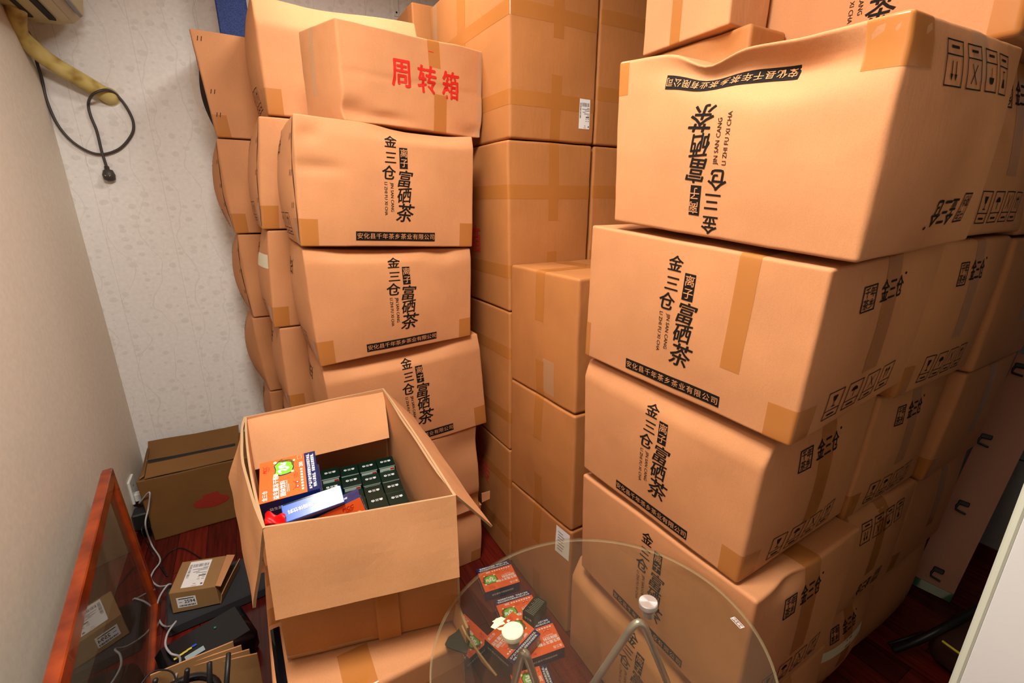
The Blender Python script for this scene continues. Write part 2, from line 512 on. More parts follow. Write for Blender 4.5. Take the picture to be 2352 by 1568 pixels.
def side_print(C, f, rot180=False, logo=True, icons=True, m=None):
    w, h = C.size(f); d = Decal()
    if logo:
        x0, y0 = .255 * w, .715 * h; ww, hh = .105 * w, .15 * h
        d.frame(x0, y0, x0 + ww, y0 + hh, .003)
        for t, a, b in (('千', .3, .72), ('年', .7, .72), ('茶', .3, .28), ('乡', .7, .28)):
            d.text(t, x0 + ww * a, y0 + hh * b, .021, sx=.8, bold=.016)
        for t, a in (('金', .43), ('三', .495), ('仓', .56)):
            d.text(t, a * w, .80 * h, .046, sx=.55, bold=.02)
        d.ell(.605 * w, .87 * h, .003, .003)
    if logo: C.draw(f, d, 'side_logo', [m or INK], rot180=rot180); d = Decal()
    if icons:
        for n in range(4):
            x0 = (.2 + .155 * n) * w; x1 = x0 + .12 * w; y0, y1 = .075 * h, .26 * h; ym = y0 + (y1 - y0) * .3
            d.frame(x0, y0, x1, y1, .0022); d.rect(x0, ym, x1, ym + .002)
            xc, yc = (x0 + x1) / 2, (ym + y1) / 2; t = (y1 - ym)
            if n == 0:
                d.poly([(xc - .008, yc + t * .25), (xc - .003, yc - t * .05), (xc + .003, yc - t * .05), (xc + .008, yc + t * .25)])
                d.rect(xc - .001, yc - t * .3, xc + .001, yc - t * .05); d.rect(xc - .006, yc - t * .33, xc + .006, yc - t * .28)
            elif n == 1:
                d.poly([(xc + .011 * math.cos(a * PI / 8), yc + .011 * math.sin(a * PI / 8)) for a in range(9)])
                d.rect(xc - .001, yc - t * .32, xc + .001, yc)
            elif n == 2:
                d.line([(xc - .009, yc - t * .3), (xc + .009, yc + t * .3)], .002); d.line([(xc + .009, yc - t * .3), (xc - .009, yc + t * .3)], .002)
            else:
                for q in (-.006, .006):
                    d.rect(xc + q - .0012, yc - t * .3, xc + q + .0012, yc + t * .15)
                    d.poly([(xc + q - .004, yc + t * .1), (xc + q + .004, yc + t * .1), (xc + q, yc + t * .33)])
            d.rect(xc - .012, (y0 + ym) / 2 - .002, xc + .012, (y0 + ym) / 2 + .002)
    C.draw(f, d, 'handling_icons', [m or INK], rot180=rot180)
def corner_tapes(C, which):
    for t in which:
        if t == 'BL': C.tape(('front', 0, 0, .09, .22), ('left', .88, 0, 1, .22))
        if t == 'BR': C.tape(('front', .91, 0, 1, .22), ('right', 0, 0, .12, .22))
        if t == 'TL': C.tape(('front', 0, .8, .06, 1), ('left', .9, .8, 1, 1))
        if t == 'TR': C.tape(('front', .90, .80, 1, 1), ('right', 0, .80, .13, 1))
def staples(C, f, us, vs):
    """pairs of slanted wire staples beside a flap seam"""
    w, h = C.size(f)
    for v in vs:
        d = Decal()
        for q in (0, .012): d.line([((us * w) + q, v * h), ((us * w) + q + .005, v * h + .016)], .0022)
        C.draw(f, d, 'staple', [INK])

def seam(C, f, u, amp=.012, w=.004, ph=0):
    """dark gap where the end flap stands off the front edge"""
    W_, H_ = C.size(f); mb = MB()
    mb.grid(lambda a, v: C.surf(f, min(max(u + amp * math.sin(v * 7 + ph) + (a - .5) * w / W_ * (.4 + abs(math.sin(v * 9 + ph))), 0), 1), .03 + .94 * v, .001), 1, 40)
    return mb.build('flap_seam', mat('seam_brown', lin(60, 34, 18), .9), C.o)

def shipping_label(C, f, x0, y0, x1, y1, name='shipping_label', rot=False):
    """white courier slip with bar codes and lines of small print"""
    d = Decal(); d.rect(x0, y0, x1, y1, 0, n=4)
    w, h = x1 - x0, y1 - y0; R = random.Random(int(x0 * 1000))
    X = lambda a: x0 + a * w; Y = lambda a: y0 + a * h
    a = .22
    while a < .93:
        b = R.choice((.012, .02, .03)); d.rect(X(a), Y(.76), X(a + b), Y(.88), 1, .0004); a += b + R.choice((.014, .022, .03))
    a = .36
    while a < .88:
        b = R.choice((.008, .014, .02)); d.rect(X(.05), Y(a), X(.17), Y(a + b), 1, .0004); a += b + R.choice((.012, .02))
    for v, u0, u1 in ((.70, .7, .95), (.66, .25, .95), (.61, .5, .95), (.56, .3, .6), (.51, .45, .95), (.45, .75, .95), (.33, .6, .7), (.33, .8, .93), (.26, .6, .72), (.26, .8, .93), (.1, .5, .62)):
        d.rect(X(u0), Y(v), X(u1), Y(v + .017), 1, .0004)
    d.rect(X(.62), Y(.38), X(.95), Y(.425), 1, .0004); d.rect(X(.84), Y(.05), X(.94), Y(.11), 1, .0004)
    d.rect(X(.45), Y(.035), X(.68), Y(.048), 2, .0004)
    return C.draw(f, d, name, [WHITE, GREYP, INKR], .0013)


# ------------------------------------------------------------------ room shell
XL, XR, YB, YF, ZC = -0.64, 2.69, 2.85, -3.2, 2.75

def wallpaper(name, col, leaf, seam0=None, sheen=.55):
    m = mat(name, col, sheen, spec=.35); N, L, b = nodes(m)
    g = N.new('ShaderNodeNewGeometry'); sp = N.new('ShaderNodeSeparateXYZ'); L.new(g.outputs['Position'], sp.inputs[0])
    def M(op, a, c=None):
        n = N.new('ShaderNodeMath'); n.operation = op
        for i, v in enumerate((a, c)):
            if v is None: continue
            if isinstance(v, (int, float)): n.inputs[i].default_value = v
            else: L.new(v, n.inputs[i])
        return n.outputs[0]
    n1 = N.new('ShaderNodeTexNoise'); n1.inputs['Scale'].default_value = 60; n1.inputs['Detail'].default_value = 5
    L.new(g.outputs['Position'], n1.inputs['Vector'])
    r0 = ramp(N, [(.3, (.93, .93, .93, 1)), (.7, (1.03, 1.03, 1.03, 1))]); L.new(n1.outputs['Fac'], r0.inputs['Fac'])
    mx0 = N.new('ShaderNodeMix'); mx0.data_type = 'RGBA'; mx0.blend_type = 'MULTIPLY'; mx0.inputs['Factor'].default_value = 1
    mx0.inputs['A'].default_value = col; L.new(r0.outputs['Color'], mx0.inputs['B'])
    out = mx0.outputs['Result']
    if leaf:
        # trailing vines with small leaves
        cb = N.new('ShaderNodeCombineXYZ'); L.new(M('MULTIPLY', sp.outputs['X'], 1.0), cb.inputs[0]); L.new(M('MULTIPLY', sp.outputs['Z'], 1.35), cb.inputs[1])
        vo = N.new('ShaderNodeTexVoronoi'); vo.voronoi_dimensions = '2D'; vo.inputs['Scale'].default_value = 19; vo.inputs['Randomness'].default_value = .85
        L.new(cb.outputs[0], vo.inputs['Vector'])
        sc = N.new('ShaderNodeSeparateColor'); L.new(vo.outputs['Color'], sc.inputs[0])
        lf = M('LESS_THAN', vo.outputs['Distance'], M('SUBTRACT', M('MULTIPLY', sc.outputs[0], .52), .16))
        wob = M('MULTIPLY', M('SINE', M('MULTIPLY', sp.outputs['Z'], 19)), .16)
        nn = N.new('ShaderNodeTexNoise'); nn.inputs['Scale'].default_value = 4; L.new(g.outputs['Position'], nn.inputs['Vector'])
        st = M('FRACT', M('ADD', M('ADD', M('MULTIPLY', sp.outputs['X'], 8.2), wob), M('MULTIPLY', nn.outputs['Fac'], 1.6)))
        stem = M('LESS_THAN', M('ABSOLUTE', M('SUBTRACT', st, .5)), .017)
        pat = M('MAXIMUM', lf, stem)
        mx = N.new('ShaderNodeMix'); mx.data_type = 'RGBA'; mx.blend_type = 'MULTIPLY'
        L.new(M('MULTIPLY', pat, .28), mx.inputs['Factor']); L.new(out, mx.inputs['A']); mx.inputs['B'].default_value = (.66, .63, .60, 1)
        out = mx.outputs['Result']
    if seam0 is not None:
        fr = M('FRACT', M('ADD', M('DIVIDE', M('SUBTRACT', sp.outputs['X'], seam0), .26), 20.0))
        sm = M('LESS_THAN', fr, .006)
        mx = N.new('ShaderNodeMix'); mx.data_type = 'RGBA'; mx.blend_type = 'MULTIPLY'
        L.new(M('MULTIPLY', sm, .5), mx.inputs['Factor']); L.new(out, mx.inputs['A']); mx.inputs['B'].default_value = (.55, .52, .48, 1)
        out = mx.outputs['Result']
    L.new(out, b.inputs['Base Color'])
    return m

WP_BACK = wallpaper('wallpaper_vine', (.84, .81, .78, 1), True, -.56)
WP_SIDE = wallpaper('wallpaper_beige', (.74, .665, .55, 1), False)
WP_RIGHT = wallpaper('wallpaper_grey', (.30, .305, .32, 1), False)
CEIL = mat('ceiling_paint', (.75, .74, .72, 1), .9)
SKIRT = mat('skirting_red', lin(84, 22, 16), .3)

FL = mat('floor_wood', lin(92, 26, 20), .22, spec=.5)
N, L, b = nodes(FL)
g = N.new('ShaderNodeNewGeometry'); mp = N.new('ShaderNodeMapping'); mp.inputs['Rotation'].default_value = (0, 0, math.radians(90))
L.new(g.outputs['Position'], mp.inputs['Vector'])
br = N.new('ShaderNodeTexBrick'); br.offset = .37
for k, v in (('Scale', 1.0), ('Mortar Size', .0012), ('Brick Width', .9), ('Row Height', .12), ('Bias', 0.0)): br.inputs[k].default_value = v
br.inputs['Color1'].default_value = lin(110, 32, 22); br.inputs['Color2'].default_value = lin(74, 22, 18); br.inputs['Mortar'].default_value = lin(30, 8, 8)
L.new(mp.outputs[0], br.inputs['Vector'])
mp2 = N.new('ShaderNodeMapping'); mp2.inputs['Scale'].default_value = (2.5, 40, 1); L.new(mp.outputs[0], mp2.inputs['Vector'])
nz = N.new('ShaderNodeTexNoise'); nz.inputs['Scale'].default_value = 2; nz.inputs['Detail'].default_value = 6; L.new(mp2.outputs[0], nz.inputs['Vector'])
rr = ramp(N, [(.3, (.55, .5, .5, 1)), (.7, (1.2, 1.15, 1.1, 1))]); L.new(nz.outputs['Fac'], rr.inputs['Fac'])
mx = N.new('ShaderNodeMix'); mx.data_type = 'RGBA'; mx.blend_type = 'MULTIPLY'; mx.inputs['Factor'].default_value = 1
L.new(br.outputs['Color'], mx.inputs['A']); L.new(rr.outputs['Color'], mx.inputs['B']); L.new(mx.outputs['Result'], b.inputs['Base Color'])

def shell(name, lo_, hi_, m):
    mb = MB(); c = [(a + b_) / 2 for a, b_ in zip(lo_, hi_)]; d = [b_ - a for a, b_ in zip(lo_, hi_)]
    mb.box(c, d, b=.0001); return struct(mb.build(name, m))
T = .12
shell('floor', (XL - T, YF - T, -.1), (XR + T, YB + T, 0), FL)
shell('ceiling', (XL - T, YF - T, ZC), (XR + T, YB + T, ZC + .1), CEIL)
shell('wall_back', (XL - T, YB, 0), (XR + T, YB + T, ZC), WP_BACK)
shell('wall_left', (XL - T, YF, 0), (XL, YB, ZC), WP_SIDE)
shell('wall_right', (XR, YF, 0), (XR + T, YB, ZC), WP_RIGHT)
shell('wall_front', (XL - T, YF - T, 0), (XR + T, YF, ZC), WP_SIDE)
shell('baseboard_right', (XR - .012, YF, 0), (XR, YB, .08), SKIRT)
shell('baseboard_left', (XL, YF, 0), (XL + .012, YB, .08), SKIRT)
shell('baseboard_back', (XL + .012, YB - .012, 0), (XR - .012, YB, .08), SKIRT)
mb = MB()
mb.box((XR - .0015, (YF + YB) / 2, .52), (.003, YB - YF, .006), b=.0005)
struct(mb.build('trim_1', mat('seam_dark', lin(70, 70, 72), .7)))

# ceiling lamp: frame and glowing diffuser above the area light
t = thing('ceiling_light', (LAMP[0], LAMP[1], ZC - .06), 'square white ceiling light panel above the boxes', 'lamp')
mb = MB()
for sx, sy, dx, dy in ((0, .31, .66, .04), (0, -.31, .66, .04), (.31, 0, .04, .58), (-.31, 0, .04, .58)):
    mb.box((LAMP[0] + sx, LAMP[1] + sy, ZC - .03), (dx, dy, .06), b=.004)
mb.build('frame', WHITEP, t)
mb = MB(); mb.box((LAMP[0], LAMP[1], ZC - .03), (.58, .58, .02), b=.001)
mb.build('diffuser', mat('lamp_diffuser', (.9, .9, .88, 1), .5, emis=((1, .93, .83, 1), 6)), t)

t = thing('ceiling_light', (LAMP2[0], LAMP2[1], ZC - .05), 'round white ceiling light over the middle of the stacks', 'lamp')
mb = MB(); mb.disc((LAMP2[0], LAMP2[1], ZC - .05), [(.17, 0), (.19, .012), (.19, .05)], None, 40); mb.build('frame', WHITEP, t, True, 30)
mb = MB(); mb.disc((LAMP2[0], LAMP2[1], ZC - .054), [(.155, 0), (.158, .006)], None, 40); mb.build('diffuser', MATS['lamp_diffuser'], t, True, 30)

# ------------------------------------------------------------------ front left stack (print faces the room)
def roll(a, prof, k0=.78, drop=.25):
    """top front edge rolled back by a, following prof(i)"""
    def f(i, j, k):
        s = max(0, (k - k0) / (1 - k0)) ** 1.1 * prof(i) * (1 - j) ** 2
        return (0, a * s, -a * drop * s)
    return f
bell = lambda c, w: (lambda i: math.exp(-((i - c) / w) ** 2))

Y1, D = 1.541, .43
L1a = Carton('cardboard_box', 'printed tea carton directly under the red lettered carton, left front stack', cornersY(Y1, D, (.173, 1.797), (.738, 1.774), (.722, 1.397), (.149, 1.424)), TEA,
    bulge={'front': .012, 'left': .035, 'right': .008}, N=36, fn=roll(.04, lambda i: .2 + .9 * math.exp(-((i - .70) / .26) ** 4), .87), seed=1, dents=[('front', .1, .62, .12, .05, .010), ('front', .07, .86, .05, .06, .012)])
front_print(L1a); side_print(L1a, 'left'); corner_tapes(L1a, ('BL', 'BR')); staples(L1a, 'left', .90, (.3, .55, .82)); seam(L1a, 'left', .965)
L1b = Carton('cardboard_box', 'printed tea carton second below the red lettered carton, torn at its top edge', cornersY(Y1, D, (.150, 1.419), (.718, 1.394), (.705, 1.062), (.160, 1.032)), TEA,
    bulge={'front': .014, 'left': .03}, N=36, fn=roll(.04, lambda i: .25 + .75 * math.exp(-((i - .4) / .3) ** 4) + .3 * math.exp(-((i - .8) / .1) ** 2), .88), seed=2, dents=[('front', .8, .93, .1, .07, .015)])
front_print(L1b); side_print(L1b, 'left'); corner_tapes(L1b, ('BL', 'BR'))
L1c = Carton('cardboard_box', 'printed tea carton tilted up to the right, just behind the open carton', cornersY(Y1, D, (.165, 1.030), (.741, 1.064), (.768, .673), (.185, .64)), TEA,
    bulge={'front': .010, 'left': .03}, N=36, fn=roll(.055, lambda i: .3 + .7 * math.exp(-((i - .42) / .36) ** 4), .84), seed=3)
front_print(L1c); side_print(L1c, 'left'); corner_tapes(L1c, ('BR',))
L1d = Carton('cardboard_box', 'crushed plain tea carton under the tilted printed one, behind the open carton', cornersY(Y1, D, (.16, .638), (.722, .668), (.729, .268), (.16, .262)), TEA,
    bulge={'front': .006}, dents=[('front', .92, .8, .2, .18, .02), ('front', .95, .1, .2, .1, .02)], seed=4)
corner_tapes(L1d, ('BR',))
L1e = Carton('cardboard_box', 'squashed tea carton on the floor at the foot of the left front stack', cornersY(Y1, D, (.16, .262), (.745, .272), (.726, .001), (.16, .001)), TEA,
    bulge={'front': .01}, dents=[('front', .9, .85, .2, .25, .03)], seed=5)
corner_tapes(L1e, ('BR',))
mb = MB(); mb.slab((.735, 1.535, .30), (.768, 1.525, .315), (.772, 1.53, .35), (.735, 1.538, .345), .004, wob=.01)
mb.build('torn_flap', [TEA, INNER, EDGE], L1e.o)

# the red lettered carton on top of that stack
A = aty(770, 37, 1.575); B_ = atz(1110, 118, A.z); G_ = atz(684, 72, A.z); Q = B_ + G_ - A
zb = 1.792
c = {(0, 0, 1): A, (1, 0, 1): B_, (0, 1, 1): G_, (1, 1, 1): Q}
for (i, j, k), p in list(c.items()): c[i, j, 0] = Vector((p.x, p.y, zb))
c[1, 0, 0] += Vector((-.014, -.005, -.012))
ZZ = Carton('cardboard_box', 'worn carton with three large red characters, top of the left front stack', c, TEA, r=.006, N=30,
    bulge={'front': .006, 'left': .008}, seed=6, wob=.003,
    dents=[('front', .06, .12, .1, .1, .022), ('front', .25, .08, .15, .05, .014), ('front', .93, .05, .1, .08, .012), ('front', .5, .5, .6, .03, .004)])
w, h = ZZ.size('front'); d = Decal()
for t, u, v in (('周', .37, .575), ('转', .545, .55), ('箱', .725, .535)):
    d.text(t, u * w, v * h, .078, sx=.82, bold=.03)
ZZ.draw('front', d, 'red_lettering', [INKR]); d = Decal(); d.line([(.575 * w, .865 * h), (.61 * w, .86 * h)], .0025); ZZ.draw('front', d, 'ink_mark', [INKR])
ZZ.tape(('front', .57, .70, .655, 1), ('top', .57, 0, .655, .5)); ZZ.tape(('front', .60, 0, .70, .42)); ZZ.tape(('front', .955, .0, 1, 1), ('right', 0, 0, .06, 1), m=CLEAR); ZZ.tape(('left', .3, .3, .42, 1), ('top', 0, .6, .2, .7), m=CLEAR)

# ------------------------------------------------------------------ middle left stack
Y2 = 1.985
def leftbox(y, xl, xr, z0, z1, label, seed, logo=True, tapes=(), dz=0, bl=.035, front=.012, fn=None, xb=None):
    C = Carton('cardboard_box', label, cornersY(y, D - .01, (xl, z1), (xr, z1 + dz), (xr, z0), (xb if xb is not None else xl, z0)), TEA, bulge={'left': bl, 'front': front}, seed=seed, fn=fn, r=.006)
    side_print(C, 'left'); corner_tapes(C, tapes)
    return C
L2a = leftbox(Y2, .142, .72, 1.852, 2.25, 'puffed tea carton at the upper left behind the red lettered one', 11, tapes=('BL',), fn=roll(.07, lambda i: .6 + .4 * bell(.35, .3)(i), .72), front=-.012)
L2b = leftbox(Y2, .108, .70, 1.456, 1.845, 'tea carton in the middle left stack below the puffed one', 12, tapes=('BL',), xb=.066)
staples(L2b, 'left', .92, (.25, .5, .78)); seam(L2b, 'left', .965, ph=1)
L2c = leftbox(Y2, .082, .69, 1.075, 1.45, 'tea carton in the middle left stack with a pale tape patch on its end', 13, tapes=('BL',), xb=.055)
L2c.tape(('left', .55, .62, .98, .76), m=CREAMT)
L2d = leftbox(Y2, .072, .69, .70, 1.07, 'tea carton low in the middle left stack, beside the open carton flap', 14, tapes=('BL',))
L2e = leftbox(Y2, .07, .69, .352, .695, 'tea carton of the middle left stack hidden low behind the open carton', 15)
L2f = leftbox(Y2, .07, .69, .001, .348, 'tea carton of the middle left stack standing on the floor', 16)
# ------------------------------------------------------------------ rear left stack against the papered wall
Y3 = 2.415
L3a = leftbox(Y3, aty(434, 66, Y3).x, .56, 1.815, 2.205, 'half open tea carton topping the rear left stack, dark gap at its end', 21, tapes=('BL',), bl=.004, xb=-.034)
mb = MB(); mb.grid(lambda u, v: aty(457 + 42 * v - 14 * u * math.sin(PI * v), 148 + 158 * v, 2.43 + .05 * u), 4, 12)
mb.build('dark_gap', mat('gap_dark', lin(30, 16, 10), .9), L3a.o)
mb = MB(); mb.grid(lambda u, v: aty(436 + 56 * v - 12 * math.sin(PI * v) - 8 * u * math.sin(PI * v), 110 + 208 * v, 2.44 + .04 * u + .006 * math.sin(v * 30)), 3, 24)
mb.build('clear_tape', CLEAR, L3a.o, True)
staples(L3a, 'front', .03, (.9, .42, .2))
L3b = leftbox(Y3, -.038, .56, 1.42, 1.81, 'tea carton second from the top of the rear left stack', 22, tapes=('BL',), bl=.05, xb=-.028); staples(L3b, 'left', .90, (.3, .5, .75)); seam(L3b, 'left', .95, ph=2)
L3c = leftbox(Y3, -.02, .56, 1.035, 1.415, 'tea carton third from the top of the rear left stack by the wall', 23, bl=.05, xb=-.012); staples(L3c, 'left', .92, (.3, .55, .8)); seam(L3c, 'left', .96, ph=.5)
L3d = leftbox(Y3, -.02, .56, .655, 1.03, 'tea carton fourth down in the rear left stack', 24, bl=.06, xb=.004)
L3e = leftbox(Y3, .0, .56, .33, .65, 'tea carton low in the rear left stack behind the open carton', 25)
L3f = leftbox(Y3, .0, .56, .001, .325, 'tea carton at the bottom of the rear left stack', 26)
for C in (L3b, L3c, L3d): C.tape(('left', .0, .6, .2, 1), m=CLEAR)

# ------------------------------------------------------------------ centre column of big moving cartons
def moving(label, c, seed, bands=(.25, .72), strips=True, faces=('front', 'left'), wob=.0016, r=.008):
    C = Carton('moving_carton', label, c, MOVE, r=r, bulge={'front': .006, 'left': .006}, seed=seed, wob=wob)
    for b_ in bands:
        C.tape(*[((f, 0, b_ - .04, 1, b_ + .04)) for f in faces])
    if strips:
        C.tape(('front', .46, .55, .58, 1), ('top', .46, 0, .58, .6)); C.tape(('front', .45, 0, .57, .36))
        if 'left' in faces: C.tape(('left', .42, .55, .53, 1)); C.tape(('left', .42, 0, .53, .4))
    return C
C1a = moving('tall brown carton with the white courier slip, top of the centre column', cornersY(1.457, .69, (.832, 2.345), (1.194, 2.345), (1.194, 1.762), (.832, 1.762)), 31, bands=(.22, .66))
w, h = C1a.size('front'); shipping_label(C1a, 'front', .80 * w, .085 * h, .935 * w, .255 * h)
C1a.tape(('left', .05, 0, .12, 1), m=CLEAR)
mb = MB()
C1b = moving('brown taped carton under the one with the courier slip, centre column', cornersY(1.457, .69, (.824, 1.757), (1.19, 1.757), (1.19, 1.158), (.83, 1.158)), 32)
w, h = C1b.size('left'); d = Decal(); d.text('箱', .60 * w, .42 * h, .10, bold=.03); C1b.draw('left', d, 'red_lettering', [INKF])
C1c = moving('brown taped carton third down in the centre column', cornersB(.83, 1.19, 1.457, 2.147, .568, 1.154), 33)
C1d = moving('brown taped carton at the floor end of the centre column', cornersB(.83, 1.19, 1.457, 2.147, .001, .564), 34)
w, h = C1d.size('left'); d = Decal(); d.text('转', .66 * w, .62 * h, .10, bold=.03); C1d.draw('left', d, 'red_lettering', [INKF])
# column behind and to the right
for z0, z1, lab, sd in ((1.762, 2.345, 'brown carton with a wide tape band, right of the courier slip carton', 35), (1.17, 1.757, 'narrowly seen brown carton between centre column and upside-down print carton', 36),
                        (.585, 1.166, 'brown carton hidden low behind the front centre cartons', 37), (.001, .581, 'brown carton on the floor hidden behind the front centre cartons', 38)):
    moving(lab, cornersB(1.205, 1.60, 1.462, 2.15, z0, z1), sd, bands=(.3, .72), faces=('front',), strips=False)
# carton behind the column, close to the wall
A = aty(945, 3, 2.2)
for z0, z1, lab, sd in ((1.79, A.z, 'brown carton behind the centre column beside the wall bracket', 41), (1.2, 1.785, 'carton hidden behind the centre column, second down', 42),
                        (.6, 1.195, 'carton hidden behind the centre column, third down', 43), (.001, .595, 'carton hidden behind the centre column, on the floor', 44)):
    C = Carton('moving_carton', lab, cornersY(2.2, .63, (A.x, z1), (A.x + .42, z1), (A.x + .42, z0), (A.x, z0)), MOVE, r=.007, seed=sd)
    for (i, j, k), p in C.c.items(): pass
    if sd == 41:
        C.tape(('left', .3, 0, .42, 1), m=CLEAR); C.tape(('left', .55, 0, .9, 1))

# front centre column
def c3(label, pts, seed, strip=True):
    (tl, tr, br_, bl) = pts
    C = Carton('moving_carton', label, cornersX(.835, .59, tl, tr, br_, bl), MOVE, r=.009, bulge={'front': .006}, seed=seed, wob=.002)
    C.tape(('front', .43, .62, .56, 1), ('top', .43, 0, .56, .5)); C.tape(('front', .45, 0, .57, .3))
    return C
C3a = c3('brown carton with taped lid topping the front centre column', ((1.452, 1.334), (1.054, 1.338), (1.046, .901), (1.454, .889)), 51)
C3a.tape(('top', .05, .30, .95, .42)); C3a.tape(('top', .1, .62, .95, .76)); C3a.tape(('front', .56, .05, .72, .33), m=CLEAR)
C3b = c3('brown carton in the middle of the front centre column', ((1.454, .886), (1.044, .897), (1.037, .463), (1.454, .42)), 52)
C3c = c3('brown carton on the floor with a small white slip, behind the glass table', ((1.454, .417), (1.037, .458), (1.040, .001), (1.454, .001)), 53)
w, h = C3c.size('front'); d = Decal(); d.rect(.80 * w, .72 * h, .985 * w, .965 * h, 0, n=4)
for n in range(7): d.rect(.83 * w, (.76 + .026 * n) * h, (.90 + .01 * (n % 3)) * w, (.766 + .026 * n) * h, 1, .0004)
C3c.draw('front', d, 'white_slip', [WHITE, GREYP], .0012)

# ------------------------------------------------------------------ right front stack (print faces left)
XRs = .818
def zig(i, j, k): return (0, 0, 0)
def ra_fn(i, j, k):
    t = (1 - j) ** 2
    top = max(0, (k - .55) / .45)
    # top edge dips in the middle, rises at the near end; a fold runs under it
    dz = (-.030 * math.exp(-((i - .42) / .10) ** 2) - .012 * math.exp(-((i - .68) / .2) ** 2)) * top ** 2
    dy = .040 * math.exp(-((i - .70) / .22) ** 2) * math.exp(-((k - .86) / .10) ** 2) * t + .018 * math.exp(-((i - .45) / .2) ** 2) * math.exp(-((k - .92) / .07) ** 2) * t
    return (0, dy, dz)
Ra = Carton('cardboard_box', 'dented tea carton printed upside down, top of the right front stack', cornersX(XRs, D, (.916, 1.864), (.345, 1.80), (.349, 1.459), (.906, 1.506), back={(0, 0, 1): 1.86, (1, 0, 1): 1.815, (1, 0, 0): 1.48, (0, 0, 0): 1.506}), TEA,
    r=.007, bulge={'front': .004, 'right': .03}, fn=ra_fn, seed=61, wob=.002, N=34)
front_print(Ra, rot180=True, dv=.062); side_print(Ra, 'right', rot180=True); corner_tapes(Ra, ('TL', 'TR')); Ra.tape(('right', .42, .78, .56, 1), ('top', .9, .40, 1, .56), m=CLEAR)
Rb = Carton('cardboard_box', 'printed tea carton with a long vertical tape, second in the right front stack', cornersX(XRs, D, (.986, 1.493), (.378, 1.447), (.392, 1.118), (.990, 1.124), back={(0, 0, 1): 1.498, (1, 0, 1): 1.478, (1, 0, 0): 1.16, (0, 0, 0): 1.124}), TEA,
    r=.006, bulge={'front': .005, 'right': .012}, seed=62)
front_print(Rb); side_print(Rb, 'right'); corner_tapes(Rb, ('BR',)); Rb.tape(('front', .728, .315, .80, 1, .0), ('top', .728, 0, .80, .35)); Rb.tape(('front', 0, .0, .035, .28), ('left', .9, 0, 1, .28)); Rb.tape(('right', .43, .3, .56, 1))
Rc = Carton('cardboard_box', 'printed tea carton third in the right front stack, end tape bulging', cornersX(XRs, D, (.991, 1.114), (.428, 1.099), (.443, .757), (.969, .758), back={(0, 0, 1): 1.116, (1, 0, 1): 1.14, (1, 0, 0): .775, (0, 0, 0): .758}), TEA,
    r=.007, bulge={'front': .006, 'right': .02}, seed=63, fn=roll(.02, lambda i: 1, .85))
front_print(Rc); side_print(Rc, 'right'); corner_tapes(Rc, ('BR',)); Rc.tape(('right', .43, .25, .56, 1), ('top', .9, .42, 1, .56))
Rd = Carton('cardboard_box', 'printed tea carton fourth in the right front stack, partly seen through the glass table', cornersX(XRs, D, (.972, .734), (.394, .752), (.40, .382), (.956, .392), back={(0, 0, 1): .74, (1, 0, 1): .765, (1, 0, 0): .386, (0, 0, 0): .392}), TEA,
    r=.007, bulge={'front': .005, 'right': .012}, seed=64, dents=[('right', .3, .96, .12, .06, .012)])
front_print(Rd); side_print(Rd, 'right'); Rd.tape(('right', .43, .3, .57, 1), ('top', .8, .42, 1, .57))
Re = Carton('cardboard_box', 'printed tea carton on the floor under the glass table, bottom of the right front stack', cornersX(XRs, D, (1.005, .388), (.40, .375), (.41, .001), (1.0, .001)), TEA,
    r=.009, bulge={'front': .012, 'right': .02}, seed=65, fn=roll(.05, lambda i: .7 + .3 * math.sin(i * 9), .8))
front_print(Re); side_print(Re, 'right'); Re.tape(('right', .43, .3, .57, 1))

# second right stack
def rstack(x, dep, rows, base_seed):
    out = []
    for n, (z0, z1, yt, yb, lab, kw) in enumerate(rows):
        C = Carton('cardboard_box', lab, cornersX(x, dep, (1.0, z1), (yt, z1), (yb, z0), (.985, z0)), TEA, r=.010, bulge={'front': .010, 'right': kw.get('b', .015)}, seed=base_seed + n, fn=kw.get('fn'), dents=kw.get('dents', ()))
        if kw.get('print', True): side_print(C, 'right', rot180=kw.get('inv', False))
        if kw.get('tape', True): C.tape(('right', .43, .35, .56, 1), ('top', .9, .42, 1, .56))
        for q in kw.get('corners', ('BR',)): corner_tapes(C, (q,))
        out.append(C)
    return out
Sx = rstack(1.257, .42, [
    (1.482, 1.838, .408, .375, 'tea carton with shiny corner tape at the upper right, printed icons at its foot', dict(corners=('BR', 'TR'), b=.02)),
    (1.112, 1.474, .384, .400, 'tea carton second in the second right stack, tan tape on its lower corner', {}),
    (.745, 1.108, .425, .440, 'tea carton in the middle of the second right stack, dark centre tape', {}),
    (.372, .741, .425, .435, 'wrinkled tea carton low in the second right stack with a crumpled upper corner', dict(inv=True, corners=('TR',), dents=[('right', .05, .95, .1, .1, .02), ('right', .3, 1, .4, .05, .02)])),
    (.001, .368, .455, .47, 'bulging tea carton at the floor in the second right stack, wrapped with pale tape', dict(b=.04)),
], 71)
Sx[4].tape(('right', 0, .55, .75, .66), m=CREAMT)
Tx = rstack(1.692, .42, [
    (1.472, 1.835, .385, .38, 'dim tea carton at the far upper right edge', dict(print=False, corners=())),
    (1.098, 1.464, .378, .385, 'dim tea carton second in the third right stack above the leaning board', dict(print=False, corners=())),
    (.732, 1.094, .392, .42, 'dim tea carton in the middle of the third right stack with a pale edge tape', dict(print=False)),
    (.362, .728, .43, .44, 'dim tea carton low in the third right stack next to the leaning board', dict(print=False)),
    (.001, .358, .46, .47, 'dim tea carton on the floor at the foot of the third right stack', dict(print=False, corners=(), tape=False, b=.03)),
], 81)
